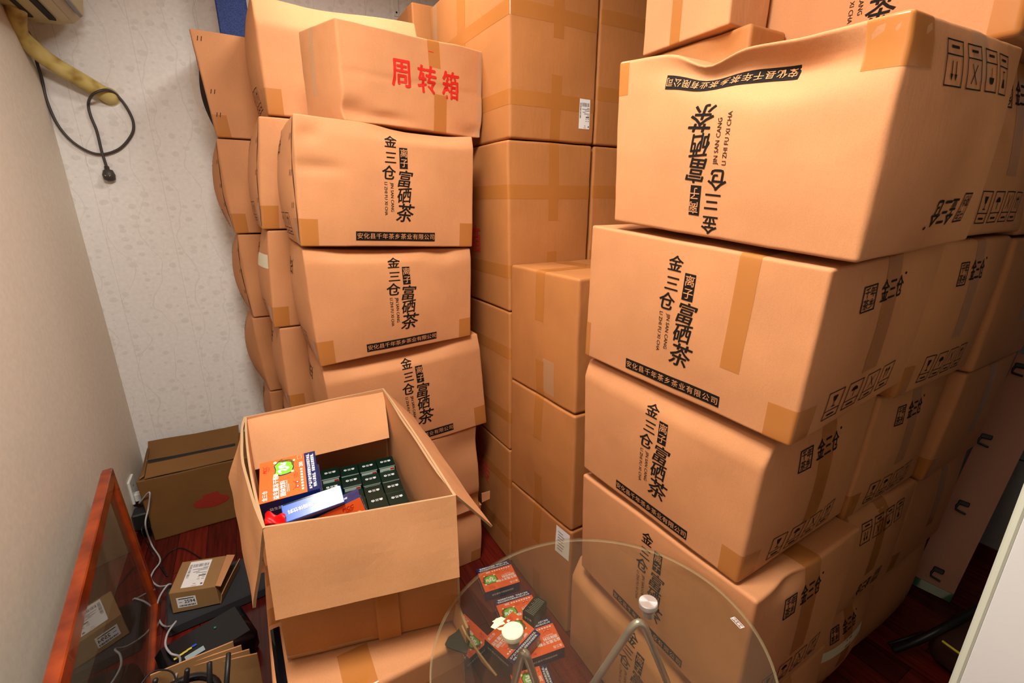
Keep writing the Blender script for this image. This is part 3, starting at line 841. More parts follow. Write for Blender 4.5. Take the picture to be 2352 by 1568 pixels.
# cartons lying on top at the upper right
Rt = Carton('cardboard_box', 'large pale printed tea carton at the top right behind the dented one', cornersX(1.272, .42, (.897, 2.215), (.372, 2.20), (.362, 1.842), (.893, 1.842)), TEA, r=.012, bulge={'front': .01}, seed=91)
front_print(Rt); corner_tapes(Rt, ('BR',))
Qb = Carton('moving_carton', 'flat shaded brown carton under the small bright carton at the top', cornersB(1.118, 1.262, .80, 1.132, 1.868, 1.962, 'X'), MOVE, r=.01, seed=92, dents=[('front', .75, .5, .15, .5, .02)])
R0 = Carton('moving_carton', 'small brightly lit carton with one tan tape strip at the top edge', cornersX(1.10, .155, (1.136, 2.40), (.851, 2.40), (.851, 1.966), (1.136, 1.966)), INNER, r=.006, seed=93)
R0.tape(('front', .36, 0, .48, 1))

# ------------------------------------------------------------------ open carton of packs and the carton under it
zF, zB, zb = .95, .99, .612
FLt, FRt = atz(603, 1213, zF), atz(1047, 1137, zF)
BLt, BRt = atz(562, 957, zB), atz(881, 891, zB)
dn = lambda p: Vector((p.x, p.y, zb))
FLb, FRb, BLb, BRb = dn(FLt), dn(FRt), dn(BLt), dn(BRt)
OC = thing('open_carton', (.13, 1.08, zb), 'open carton of tea packs with its flaps folded out, lower left of the room', 'box')
M3 = [TEA, INNER, EDGE]
def part(name, *a, mats=M3, parent=OC, **k):
    mb = MB(); mb.slab(*a, **k); return mb.build(name, mats, parent, False)
part('front_wall', FLb, FRb, FRt, FLt, .005, nu=10, nv=8, bend=.004, wob=.003, mats=[MOVE, INNER, EDGE])
part('left_wall', BLb, FLb, FLt, BLt, .005, nu=10, nv=6, bend=.008)
part('right_wall', FRb, BRb, BRt, FRt, .005, nu=10, nv=6, bend=.004)
part('back_wall', BRb, BLb, BLt, BRt, .005)
part('bottom', FLb + Vector((0, 0, .005)), BLb + Vector((0, 0, .005)), BRb + Vector((0, 0, .005)), FRb + Vector((0, 0, .005)), .004)
# flaps: hinge edge at the rim, free edge surveyed on its sight lines
f1, f2 = aty(632, 1426, FLt.y - .052), aty(1056, 1325, FRt.y - .05)
part('front_flap', f1, f2, FRt, FLt, .005, nu=12, nv=8, bend=.006, wob=.004, mats=[INNER, TEA, EDGE])
b1, b2 = aty(575, 1081, BLt.y - .085), aty(894, 1005, BRt.y - .085)
part('back_flap', b1, b2, BRt, BLt, .005, nu=16, nv=8, wob=.004, mats=[INNER, TEA, EDGE])
r2 = atlen(1131, 1208, FRt, .16, True); r1 = BRt + (r2 - FRt)
part('right_flap', r2, r1, BRt, FRt, .005, nu=12, nv=8, bend=-.004, wob=.004, mats=[INNER, TEA, EDGE])
l1, l2 = BLt + Vector((-.062, 0, -.17)), atlen(581, 1396, FLt, .20, True)
part('left_flap', l1, l2, FLt, BLt, .006, nu=14, nv=10, bend=.022, wob=.005, seed=3, mats=[INNER, TEA, EDGE])
# tan tape down the middle of its front, under the hanging flap
def fw(u, v, o):
    p = (FLb * (1 - u) + FRb * u) * (1 - v) + (FLt * (1 - u) + FRt * u) * v
    return p + Vector((0, -.0065 - .004 * 4 * u * (1 - u) * v, 0))
mb = MB(); mb.grid(lambda a, e: fw(.50 + .13 * a, .0 + .75 * e, 0), 4, 10); mb.build('packing_tape', TAPE, OC)
# the carton below
Ub = Carton('cardboard_box', 'taped carton with half open lid carrying the open carton of packs', cornersY(.735, .66, (-.083, .603), (.30, .606), (.305, .001), (-.075, .001)), TEA, r=.010, bulge={'front': .006}, seed=101)
Ub.tape(('top', .33, 0, .50, .16), ('front', .33, .75, .50, 1)); Ub.tape(('front', .0, .80, 1, .90), ('right', 0, .80, .2, .9)); Ub.tape(('front', .62, .2, .75, .86), m=CLEAR); Ub.tape(('top', .05, .0, .45, .045))
Ub.tape(('top', 0, .60, .09, .72)); Ub.tape(('top', 0, .40, .09, .48))
mb = MB(); w, h = Ub.size('top')
mb.grid(lambda u, v: Ub.surf('top', .012 + .05 * u + .012 * v, .14 + .24 * (1 - v), .0012), 3, 6)
mb.build('dark_gap', GLOSSB, Ub.o)
p = lambda x, y, z: Vector((x, y, z))
mb = MB(); e1, e2 = atz(1041, 1360, .64), atz(1077, 1440, .66)
mb.slab(p(.302, e2.y, .605), p(.302, e1.y + .22, .605), p(e1.x + .012, e1.y + .22, .665), e2, .005, wob=.003)
mb.build('lid_flap', [TEA, INNER, EDGE], Ub.o)
mb = MB(); q0, q1 = atz(1079, 1440, .655), atz(1142, 1548, .56)
mb.slab(q1, q1 + p(-.02, .03, .02), q0 + p(-.01, .015, .0), q0 + p(-.012, -.01, 0), .004, wob=.004)
mb.build('torn_flap', [DULL, INNER, EDGE], Ub.o)
mb = MB(); pts = [(1022, 1478), (1030, 1462), (1048, 1450), (1058, 1437), (1078, 1436), (1080, 1470), (1072, 1500), (1046, 1492), (1026, 1484)]
cc = atz(1052, 1468, .617)
pv = [atz(x, y, .617) for x, y in pts]
mb.add(pv + [q + p(0, 0, -.004) for q in pv], [tuple(range(len(pv)))[::-1]] + [tuple(range(len(pv), 2 * len(pv)))] + [(i, (i + 1) % 9, 9 + (i + 1) % 9, 9 + i) for i in range(9)])
mb.build('black_patch', mat('dark_film', lin(48, 46, 46), .35), Ub.o)
mb = MB(); a0, a1 = atz(583, 1302, .64), atz(606, 1290, .63)
mb.slab(atz(590, 1318, .612), atz(612, 1312, .612), a1, a0, .004, wob=.004); mb.build('lid_corner', [TEA, INNER, EDGE], Ub.o)

# ---- packs ---------------------------------------------------------------
def green_pack(name, loc, rz, size, label, group=None, tilt=None):
    """dark green tuck-end pack standing upright: lettering on its lid, pale panel on its front"""
    sx, sy, sz = size; M = Matrix.Rotation(rz, 3, 'Z')
    if tilt is not None: M = tilt
    o = Vector(loc); mb = MB(); mb.box(o + M @ Vector((0, 0, sz / 2)), size, M, .0012)
    b = mb.build(name, DKGREEN); tag(b, label, 'pack', group)
    ex, ey, ez = M @ Vector((1, 0, 0)), M @ Vector((0, 1, 0)), M @ Vector((0, 0, 1))
    d = Decal(); d.text('金三仓', sx / 2, sy * .55, .0095, rot=180, bold=.02)
    d.lay(plane_map(o + ez * sz - ex * sx / 2 - ey * sy / 2, ex, ey), 'lid_lettering', [PRW], b, .0005)
    d = Decal(); d.rect(.002, sz - .0022, sx - .002, sz - .0006, 0, n=2); d.rect(.004, sz - .024, sx - .004, sz - .004, 0, n=2)
    d.rect(sx * .25, sz - .016, sx * .6, sz - .013, 1, .0004); d.rect(sx * .25, sz - .02, sx * .5, sz - .018, 1, .0004); d.rect(sx * .68, sz - .012, sx * .9, sz - .007, 2, .0004)
    d.lay(plane_map(o - ex * sx / 2 - ey * sy / 2, ex, ez), 'pale_panel', [PALE, GREYP, INKR], b, .0005)
    return b

def pack_art(d):
    """orange face of the flat packs in reading position, 150 x 130 mm, navy band at its foot"""
    d.rect(0, .027, .15, .13, 0, n=3); d.rect(0, 0, .15, .027, 1, n=3)
    d.text('本产品不能代替保健食品和医药食品、', .075, .0185, .0075, bold=.015, mi=2, lift=.0006)
    d.text('特殊人群食品、保健食品请遵医嘱。', .075, .0085, .0075, bold=.015, mi=2, lift=.0006)
    d.text('金三仓', .022, .118, .0105, bold=.02, mi=2, lift=.0006)
    d.text('PICC', .117, .118, .011, bold=.03, shear=.15, mi=3, lift=.0006)
    d.rect(.108, .110, .127, .1112, 3, .0006); d.rect(.110, .107, .125, .108, 3, .0006)
    d.text('益生菌冻干粉', .043, .094, .0125, bold=.03, mi=2, lift=.0006)
    d.text('固体饮料', .034, .079, .0125, bold=.03, mi=2, lift=.0006)
    d.rect(.018, .0695, .06, .0705, 2, .0006); d.rect(.018, .066, .045, .067, 2, .0006)
    for n in range(8): d.rect(.012 + .0105 * n, .0335, .0185 + .0105 * n, .0385, 2, .0006)
    d.text('200', .108, .0365, .0115, bold=.03, mi=2, lift=.0006)
    d.rect(.06, .0485, .085, .0495, 3, .0006); d.rect(.06, .0445, .08, .0455, 3, .0006); d.rect(.06, .0525, .078, .0535, 3, .0006)
    for x in (.028, .044): d.ell(x, .047, .0042, .0042, 3, .0006); d.ell(x, .047, .002, .002, 2, .0009)
    d.line([(.02, .058), (.028, .051), (.036, .050), (.044, .051), (.05, .056)], .0012, 3, .0006)
    d.frame(.132, .033, .147, .043, .0007, 2)
    # green emblem with white coil, brown arrow and small gold drops
    cx, cy = .112, .075
    bl = [(-.024, -.016), (-.006, -.021), (.014, -.017), (.021, -.006), (.024, .012), (.012, .021), (-.004, .018), (-.02, .02), (-.028, .008), (-.027, -.006)]
    d.poly([(cx + a * 1.1, cy + e * 1.1) for a, e in bl], 1, .0005); d.poly([(cx + a, cy + e) for a, e in bl], 4, .0008)
    d.line([(cx - .02, cy + .008), (cx - .012, cy + .012), (cx - .008, cy + .004), (cx - .013, cy - .004), (cx - .006, cy - .010), (cx, cy - .003), (cx - .001, cy + .008), (cx + .006, cy + .01), (cx + .008, cy - .001), (cx + .014, cy - .003), (cx + .016, cy + .006)], .0055, 2, .0011)
    d.line([(cx + .004, cy - .020), (cx + .016, cy - .022), (cx + .025, cy - .013), (cx + .027, cy + .002)], .005, 5, .0011)
    d.poly([(cx + .019, cy + .001), (cx + .036, cy + .003), (cx + .028, cy + .014)], 5, .0011)
    for a, e, r in ((-.026, .019, .0055), (.024, .020, .004), (-.024, -.019, .0035), (.018, -.024, .003)):
        d.ell(cx + a, cy + e, r * 1.25, r, 6, .0013); d.ell(cx + a, cy + e, r * .6, r * .5, 2, .0016)
    return d
def flat_pack(name, centre, ux, up, label, side=NAVY, th=.047, group=None, size=(.15, .13), plain=False):
    """navy pack lying with its orange face along axis 'up'; ux is the reading direction"""
    n = Vector(up).normalized(); ex = Vector(ux); ex = (ex - n * ex.dot(n)).normalized(); ey = n.cross(ex)
    M = Matrix((ex, ey, n)).transposed(); c = Vector(centre); w, h = size
    mb = MB(); mb.box(c - n * th / 2, (w, h, th), M, .0012)
    b = mb.build(name, side); tag(b, label, 'pack', group)
    if not plain:
        pack_art(Decal()).lay(plane_map(c - ex * w / 2 - ey * h / 2, ex, ey), 'printed_face', [ORANGE, NAVY, PRW, INKR, LIME, OLIVE, CREAM], b, .0005)
    for o_, a, e, L_ in ((c + ey * h / 2 + ex * w / 2 - n * th, -ex, n, w), (c - ey * h / 2 - ex * w / 2 - n * th, ex, n, w), (c + ex * w / 2 - ey * h / 2 - n * th, ey, n, h), (c - ex * w / 2 + ey * h / 2 - n * th, -ey, n, h)):
        d = Decal(); d.text('益生菌冻干粉固体饮料', L_ / 2, th * .5, .0085, bold=.02)
        d.lay(plane_map(o_, a, e), 'side_lettering', [PRW], b, .0005)
    return b

# green packs standing in the open carton: columns from the right wall, rows from the back wall
exO = (BRt - BLt).normalized(); exO.z = 0; exO.normalize()
R = random.Random(5)
G0 = atz(901, 1043, .80); G1 = atz(940, 1141, .80)
ey0 = (G1 - G0); ey0.z = 0; stepy = ey0.length / 4.05; ey0.normalize()
rz = math.atan2(-ey0.x, ey0.y) + PI
exG = Vector((math.cos(rz), math.sin(rz), 0))
names_r = ('back', 'second', 'third', 'fourth', 'front')
names_c = ('against the right wall', 'second from the right wall', 'third from the right wall', 'fourth from the right wall', 'fifth from the right wall')
for r in range(5):
    for k in range(5):
        if k == 4 and r > 1 or (k == 3 and r > 2): continue
        zz = .80 - R.random() * .006 - (.010 if R.random() < .35 else 0) - r * .001
        cpos = G0 - exG * (.0265 + .0525 * k) + ey0 * (stepy * (r + .5)) ; base = .622
        green_pack('tea_pack', (cpos.x, cpos.y, base), rz, (.0505, stepy - .003, zz - base),
                   'dark green pack in the open carton, %s row, %s' % (names_r[r], names_c[k]), 'green packs in the open carton')
# orange and blue packs thrown in on the left
z1 = .893
P0, P1, P3 = atz(596, 1150, z1), atz(735, 1130, z1), atz(598, 1063, .915)
ux = (P3 - P0).normalized(); rt = (P1 - P0).normalized(); nn = rt.cross(ux).normalized()
ctr = P0 + rt * .065 + ux * .075
flat_pack('drink_pack', ctr, ux, nn, 'orange topped navy pack lying face up in the open carton')
b1 = flat_pack('drink_pack', ctr - nn * .0485 + Vector((.004, .006, 0)), ux, nn, 'navy pack lying directly beneath the orange topped pack in the open carton', plain=True)
flat_pack('drink_pack', ctr - nn * .097 + Vector((.002, .01, 0)), ux, nn, 'navy pack at the bottom of the small pile in the open carton', plain=True)
b_ = flat_pack('drink_pack', Vector((.005, 1.27, .795)), Vector((1, 0, 0)), Vector((0, 0, 1)), 'dark navy pack tucked behind the pile at the left back of the open carton', plain=True, size=(.1, .09))
# blue pack on edge, its lettered long side turned up
q0, q1 = atz(652, 1202, .868), atz(792, 1152, .88); q2 = atz(640, 1186, .878)
ua = (q1 - q0).normalized(); ub = (q2 - q0); ub = (ub - ua * ub.dot(ua)).normalized(); un = ua.cross(ub).normalized()
L_ = min(.15, (q1 - q0).length)
mb = MB(); Mx = Matrix((ua, ub, un)).transposed(); cc = (q0 + q1) / 2 + ub * .022
mb.box(cc - un * .045, (L_, .044, .09), Mx, .0015); bp = mb.build('drink_pack', BLUE); tag(bp, 'bright blue pack on its edge in the open carton, white lettering up', 'pack')
d = Decal(); d.text('益生菌冻干粉固体饮料', L_ * .5, .022, .0098, rot=180, bold=.025); d.lay(plane_map(cc - ua * L_ / 2 - ub * .022, ua, ub), 'side_lettering', [PRW], bp, .0007)
d = Decal(); d.rect(.004, .0405, L_ - .004, .0435, 0, n=2); d.lay(plane_map(cc - ua * L_ / 2 - ub * .022, ua, ub), 'dark_seam', [GLOSSB], bp, .0006)
# orange pack leaning at the front wall
s0, s1, s2 = atz(690, 1205, .845), atz(815, 1146, .875), atz(826, 1170, .845)
va = (s1 - s0).normalized(); vb = (s2 - s1); vb = -(vb - va * vb.dot(va)).normalized(); vn = va.cross(vb).normalized()
cc = (s0 + s1) / 2 - vb * .066 + va * .0
flat_pack('drink_pack', cc, va, vn, 'orange faced pack half hidden behind the front wall of the open carton')
mb = MB()
def cloth(u, v):
    b0 = atz(608 + 48 * u, 1204 - 24 * v, .872 + .012 * v)
    return b0 + Vector((0, 0, .006 * math.sin(u * 9) * v + .004 * math.sin(v * 6 + u * 5)))
mb.grid(cloth, 14, 10); mb.grid(lambda u, v: cloth(1 - u, v) - Vector((0, -.004, .012)), 14, 10)
tag(mb.build('red_pouch', REDCLOTH, None, True), 'crumpled red pouch in the near left corner of the open carton', 'pouch')

# ------------------------------------------------------------------ packs scattered on the floor
UPZ = Vector((0, 0, 1)); PK = 'packs scattered on the floor under the glass table'
flat_pack('drink_pack', (.722, 1.372, .048), (-.988, .153, 0), UPZ, 'orange navy pack on the floor farthest from the glass table, lying apart', group=PK)
flat_pack('drink_pack', (.713, 1.192, .048), (-.985, .17, 0), UPZ, 'orange navy pack on the floor partly under the dark green pack', group=PK)
cC = atz(1178, 1461, .108); u_ = atz(1180, 1408, .108) - atz(1117, 1472, .108)
flat_pack('drink_pack', cC, u_, (.05, -.06, 1), 'orange navy pack turned askew on top of the other floor packs', group=PK)
flat_pack('drink_pack', (.712, 1.045, .048), (-.985, .17, 0), UPZ, 'orange navy pack on the floor nearest the right stack', group=PK)
flat_pack('drink_pack', (.604, .892, .048), (.23, .97, 0), UPZ, 'orange navy pack nearest the viewer, seen between the steel table legs', group=PK)
Pf = atz(1128, 1467, .048); uf = (Pf - atz(1083, 1425, .048)).normalized(); df = Vector((uf.y, -uf.x, 0))
flat_pack('drink_pack', Pf - uf * .075 + df * .065, uf, UPZ, 'orange navy pack on the floor behind the torn lid flap of the lower carton', group=PK)
ga, gb_ = atz(1243, 1373, .10), atz(1213, 1410, .10)
ez = (gb_ - ga).normalized(); ex = Vector((0, 0, 1)).cross(ez).normalized(); Mg = Matrix((ex, UPZ, ez)).transposed()
if Mg.determinant() < 0: Mg = Matrix((-ex, UPZ, ez)).transposed()
ln = min((gb_ - ga).length, .11)
gp = green_pack('tea_pack', ga - UPZ * .025, 0, (.052, .05, ln), 'dark green pack lying on its side on the scattered orange packs', tilt=Mg)
d = Decal()
for n in range(12): d.rect(.006, ln * .1 + n * .0065, .006 + .03 + .008 * ((n * 7) % 3) / 2, ln * .1 + n * .0065 + .0014, 0)
xa = -(Mg @ Vector((1, 0, 0)))
d.lay(plane_map(ga - xa * .026 + UPZ * .0 - ez * .0, xa, ez) if xa.cross(ez).z > 0 else plane_map(ga + xa * .026, -xa, ez), 'small_print', [mat('print_dim', lin(150, 158, 148), .5)], gp, .0006)

# ------------------------------------------------------------------ round glass table on bent steel legs
GL = bpy.data.materials.new('table_glass'); GL.use_nodes = True
def thin_glass(m, tint, refl=1.0, haze=0, hz=(.5, .5, .45, 1)):
    m.use_nodes = True; N = m.node_tree.nodes; L = m.node_tree.links; N.clear()
    o = N.new('ShaderNodeOutputMaterial'); t = N.new('ShaderNodeBsdfTransparent'); t.inputs[0].default_value = tint
    gs = N.new('ShaderNodeBsdfGlossy'); gs.inputs['Roughness'].default_value = .015
    f = N.new('ShaderNodeFresnel'); f.inputs['IOR'].default_value = 1.5
    mu = N.new('ShaderNodeMath'); mu.operation = 'MULTIPLY'; mu.inputs[1].default_value = refl; L.new(f.outputs[0], mu.inputs[0])
    ge = N.new('ShaderNodeNewGeometry'); sb = N.new('ShaderNodeMath'); sb.operation = 'SUBTRACT'; sb.inputs[0].default_value = 1; L.new(ge.outputs['Backfacing'], sb.inputs[1])
    m3 = N.new('ShaderNodeMath'); m3.operation = 'MULTIPLY'; L.new(mu.outputs[0], m3.inputs[0]); L.new(sb.outputs[0], m3.inputs[1]); mu = m3
    mx = N.new('ShaderNodeMixShader'); L.new(mu.outputs[0], mx.inputs[0])
    src = t.outputs[0]
    if haze:
        df_ = N.new('ShaderNodeBsdfDiffuse'); df_.inputs[0].default_value = hz
        m2 = N.new('ShaderNodeMixShader'); m2.inputs[0].default_value = haze; L.new(t.outputs[0], m2.inputs[1]); L.new(df_.outputs[0], m2.inputs[2]); src = m2.outputs[0]
    L.new(src, mx.inputs[1]); L.new(gs.outputs[0], mx.inputs[2]); L.new(mx.outputs[0], o.inputs[0])
thin_glass(GL, (.90, .90, .82, 1), .9, .02, (.5, .48, .4, 1))
GE = mat('glass_edge', lin(196, 184, 150), .12, alpha=.28)
TX, TY, TZ, TR = .488, .52, .72, .324
SX, SY = .02, -.11
tn = Vector((-SX, -SY, 1)).normalized()
tx_ = Vector((1, 0, SX)).normalized(); ty_ = tn.cross(tx_); TM = Matrix((tx_, ty_, tn)).transposed()
TC = Vector((TX, TY, TZ + SX * (TX - .5) + SY * (TY - .5)))
def on_glass(px, py, off=0):
    d = ray(px, py); t = tn.dot(TC - EYE) / tn.dot(d); return EYE + d * t + tn * off
gt = thing('glass_table', (TX, TY, 0), 'round clear glass table on bent steel tube legs, bottom centre', 'table')
mb = MB(); n = 160
ringv = lambda r, z: [TC + TM @ Vector((r * math.cos(2 * PI * k / n), r * math.sin(2 * PI * k / n), z)) for k in range(n)]
V = ringv(TR - .002, 0) + ringv(TR - .002, -.010)
mb.add(V, [tuple(range(n)), tuple(range(n, 2 * n))[::-1]], 0)
top = mb.build('glass_top', [GL, GE], gt)
mb = MB(); prof = [(TR - .003, 0), (TR, -.0025), (TR, -.0075), (TR - .003, -.010)]
V = sum((ringv(r, z) for r, z in prof), [])
mb.add(V, [(i * n + k, (i) * n + (k + 1) % n, (i + 1) * n + (k + 1) % n, (i + 1) * n + k)[::-1] for i in range(3) for k in range(n)])
mb.build('polished_rim', GE, top, True)
def hairpin(a, pl, pr, label=None):
    """bent tube: foot, up, round bend under the disc, down to the other foot"""
    def foot(p):
        d = p - a; return a + d * ((.006 - a.z) / d.z)
    fl_, fr_ = foot(pl), foot(pr); dl, dr = (fl_ - a).normalized(), (fr_ - a).normalized()
    k = .055; P = [fl_]
    s, e = a + dl * k, a + dr * k
    P += [a + dl * (k * 3)]
    for t in [i / 10 for i in range(11)]:
        P.append(s * (1 - t) ** 2 + a * 2 * t * (1 - t) + e * t * t)
    P += [a + dr * (k * 3), fr_]
    mb = MB(); mb.tube(P, .0085, 14); return mb.build('leg', STEEL, gt, True)
def cap(p, m, r=.020, name='disc_cap', h=.012):
    mb = MB(); mb.disc(p, [(.0001, h), (r * .93, h), (r, h - .002), (r, 0), (r * .98, -.001)], TM, 36); 
    return mb.build(name, m, gt, True, 30)
# brushed caps
N, L, b = nodes(BRUSHED); b.inputs['Anisotropic'].default_value = .8
D1, D2 = on_glass(1489, 1391), on_glass(1178, 1457)
D3 = TC + TM @ Vector((-.03, -.21, 0))
cap(D1, BRUSHED); c2_ = cap(D2, CREAMT, .0225, 'taped_disc_cap'); c2_['label'] = 'cap wrapped in cream tape'; cap(D3, BRUSHED)
for Dp in (D1, D2, D3):
    mb = MB(); mb.disc(Dp + tn * -.024, [(.012, 0), (.012, .013)], TM, 24); mb.build('stem', STEEL, gt, True, 30)
hairpin(D1 - tn * .024 + (atz(1470, 1402, .68) - atz(1489, 1402, .68)), atz(1365, 1568, .45), atz(1533, 1568, .42))
hairpin(D2 - tn * .030 + (atz(1200, 1455, .68) - atz(1178, 1455, .68)), atz(1182, 1568, .46), atz(1231, 1568, .52))
a3 = D3 - tn * .03
hairpin(a3, a3 + Vector((-.06, -.05, -.4)), a3 + Vector((.09, -.04, -.4)))
# torn tape left on the glass, and the etched safety mark
mb = MB(); R = random.Random(4)
c0 = on_glass(1155, 1432)
for n_ in range(9):
    q = on_glass(1138 + R.random() * 50, 1418 + R.random() * 30, .0007); rr_ = .004 + R.random() * .008; k = R.randint(5, 7); a_ = R.random() * 6
    mb.add([q + TM @ Vector((rr_ * (.5 + R.random()) * math.cos(a_ + 2 * PI * i / k), rr_ * .8 * (.5 + R.random()) * math.sin(a_ + 2 * PI * i / k), R.random() * .003)) for i in range(k)], [tuple(range(k))])
o = mb.build('tape_residue', CREAMT, top); o['label'] = 'torn cream tape residue'; o['kind'] = 'stuff'
qa, qb = on_glass(1677, 1420), on_glass(1700, 1444); ex = (qb - qa).normalized(); ey = tn.cross(ex)
d = Decal(); wl = (qb - qa).length; d.frame(0, 0, wl, .011, .0008); d.text('钢化玻璃', wl / 2, .0055, .0065)
d.lay(plane_map(qa, ex, ey), 'etched_mark', [PRW], top, .0008)

# ------------------------------------------------------------------ left corner: red logo carton, parcel, device, cables
fl_p, fr_p = atz(356, 1243, 0.001), atz(545, 1189, .001)
K = Carton('moving_carton', 'old brown carton with a faded red oval mark, in the far left corner', cornersY(2.422, .40, (fl_p.x - .012, aty(329, 1101, 2.422).z - .003), (-.10, aty(660, 1027, 2.422).z - .003), (-.10, .001), (fl_p.x, .001), back={(0, 0, 1): aty(341, 1040, 2.81).z, (1, 0, 1): aty(341, 1040, 2.81).z + .005, (1, 0, 0): .001, (0, 0, 0): .001}), OLD_SHADED, r=.006, seed=111, wob=.003)
w, h = K.size('front'); d = Decal()
cx, cy = .53 * w, .40 * h
d.ell(cx, cy, .075, .032); d.poly([(cx - .032, cy + .02), (cx + .042, cy + .026), (cx + .036, cy + .052), (cx - .028, cy + .046)], 0, .0002)
K.draw('front', d, 'faded_mark', [mat('mark_red', lin(150, 40, 24), .8)], .0012)
def kslab(name, a, b, c, d_, m=(OLD_SHADED, OLD_SHADED, EDGE)):
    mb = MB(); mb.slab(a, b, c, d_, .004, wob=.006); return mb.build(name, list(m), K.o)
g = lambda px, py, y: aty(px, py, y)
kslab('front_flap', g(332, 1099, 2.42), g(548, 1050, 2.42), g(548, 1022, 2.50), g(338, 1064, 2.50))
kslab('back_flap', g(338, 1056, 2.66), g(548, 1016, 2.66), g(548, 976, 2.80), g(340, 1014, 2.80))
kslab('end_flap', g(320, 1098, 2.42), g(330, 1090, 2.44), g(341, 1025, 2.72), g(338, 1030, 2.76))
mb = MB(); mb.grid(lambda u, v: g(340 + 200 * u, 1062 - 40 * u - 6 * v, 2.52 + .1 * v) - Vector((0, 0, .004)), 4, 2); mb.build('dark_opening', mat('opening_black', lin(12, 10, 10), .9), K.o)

# parcel with courier slip lying on dark foam
mb = MB(); fz = .045
f0 = [atz(*p_, fz) for p_ in ((372, 1470), (560, 1372), (575, 1300), (400, 1395))]
ctr_ = sum(f0, Vector()) / 4
ang = math.atan2((f0[1] - f0[0]).y, (f0[1] - f0[0]).x)
mb.box((-.30, 1.90, fz / 2 + .001), (.34, .24, fz), Matrix.Rotation(.10, 3, 'Z'), .006)
tag(mb.build('foam_slab', FOAM), 'dark grey foam slab on the floor under the small parcel', 'packing foam')
zt = .135; zb_ = .052
def pc(px, py, z): return atz(px, py, z)
c = {}
for key, px, py, z in (((0, 0, 1), 386, 1363, zt), ((1, 0, 1), 494, 1346, zt), ((0, 1, 1), 419, 1290, zt), ((1, 1, 1), 520, 1275, zt),
                       ((0, 0, 0), 397, 1409, zb_), ((1, 0, 0), 506, 1386, zb_)):
    c[key] = pc(px, py, z)
c[0, 1, 0] = c[0, 0, 0] + c[0, 1, 1] - c[0, 0, 1]; c[1, 1, 0] = c[1, 0, 0] + c[1, 1, 1] - c[1, 0, 1]
Pp = Carton('parcel', 'small open ended parcel with a courier slip, on the floor by the cables', c, DULL, r=.003, seed=121, N=12)
w, h = Pp.size('top'); shipping_label(Pp, 'top', .22 * w, .10 * h, .70 * w, .93 * h)
w, h = Pp.size('front'); d = Decal(); d.rect(.13 * w, .22 * h, .54 * w, .72 * h, 0, n=3)
d.text('2594', .40 * w, .49 * h, .20 * h, bold=.02, mi=1, lift=.0005)
for n_ in range(14): d.rect((.17 + .025 * n_) * w, .27 * h, (.182 + .025 * n_ + .004 * (n_ % 3)) * w, .34 * h, 1, .0005)
d.rect(.17 * w, .62 * h, .5 * w, .66 * h, 1, .0005); d.rect(.17 * w, .47 * h, .24 * w, .49 * h, 1, .0005)
Pp.draw('front', d, 'number_label', [WHITE, INK], .001)
mb = MB(); r0_, r1_, r2_, r3_ = c[1, 0, 0], c[1, 1, 0], c[1, 1, 1], c[1, 0, 1]
mb.slab(r0_ + Vector((.002, 0, 0)), r1_ + Vector((.03, 0, 0)), r1_ + Vector((.04, 0, .05)), r0_ + Vector((.012, 0, .04)), .003, wob=.003)
mb.build('end_flap', [DULL, INNER, EDGE], Pp.o)
mb = MB(); mb.slab(r3_, r2_, r2_ + Vector((.028, .0, -.012)), r3_ + Vector((.016, 0, -.01)), .003, wob=.003); mb.build('end_flap', [DULL, INNER, EDGE], Pp.o)

# black device with stickers
mb = MB(); e0, e1 = atz(378, 1508, .10), atz(520, 1424, .10); ax_ = (e1 - e0).normalized(); ay_ = Vector((-ax_.y, ax_.x, 0))
Md = Matrix((ax_, ay_, UPZ)).transposed(); cd = (e0 + e1) / 2 + ax_ * .02 - ay_ * .03
mb.box(cd + Vector((0, 0, -.05)), (.27, .19, .098), Md, .02)
dv = mb.build('electronic_device', GLOSSB, None, True, 40); tag(dv, 'glossy black device with yellow and blue stickers on the floor at the lower left', 'device')
for i_, (px, py, m_) in enumerate(((405, 1511, CREAM), (416, 1503, CREAM), (425, 1497, CREAM), (435, 1490, CREAM), (446, 1482, BLUE))):
    q = atz(px, py, .1002); mb = MB(); mb.box(q + UPZ * .0006, (.014, .008, .001), Md, .0003); mb.build('sticker', [mat('sticker_yellow', lin(214, 190, 70), .5)] if m_ is CREAM else [m_], dv)
mb = MB(); mb.box(atz(448, 1500, .1005) + UPZ * .0006, (.055, .022, .001), Md, .0003); mb.build('display', mat('lcd_grey', lin(150, 170, 175), .2), dv)
mb = MB(); mb.disc(atz(494, 1441, .1005), [(.0035, .002), (.004, 0)], None, 14); mb.build('button', mat('button_teal', lin(30, 140, 110), .4), dv)

# flattened carton sheets
sh = thing('cardboard_sheets', atz(450, 1600, 0), 'bundle of flattened cardboard sheets standing in the lower left corner', 'cardboard')
for n_ in range(4):
    zt_ = .30 - .012 * n_
    a_, b2 = atz(345 - 2 * n_, 1549, .30), atz(535 + 8 * n_, 1472 + 9 * n_, .30)
    off = Vector((.010 * n_, .006 * n_ - .004, -.012 * n_)); a_, b2 = a_ + off, b2 + off
    lean = Vector((0, -.05, -zt_ + .002))
    mb = MB(); mb.slab(Vector((a_.x, a_.y - .05, .002)), Vector((b2.x, b2.y - .05, .002)), b2, a_, .005, wob=.004, seed=n_)
    mb.build('sheet', [DULL, DULL, INNER], sh)
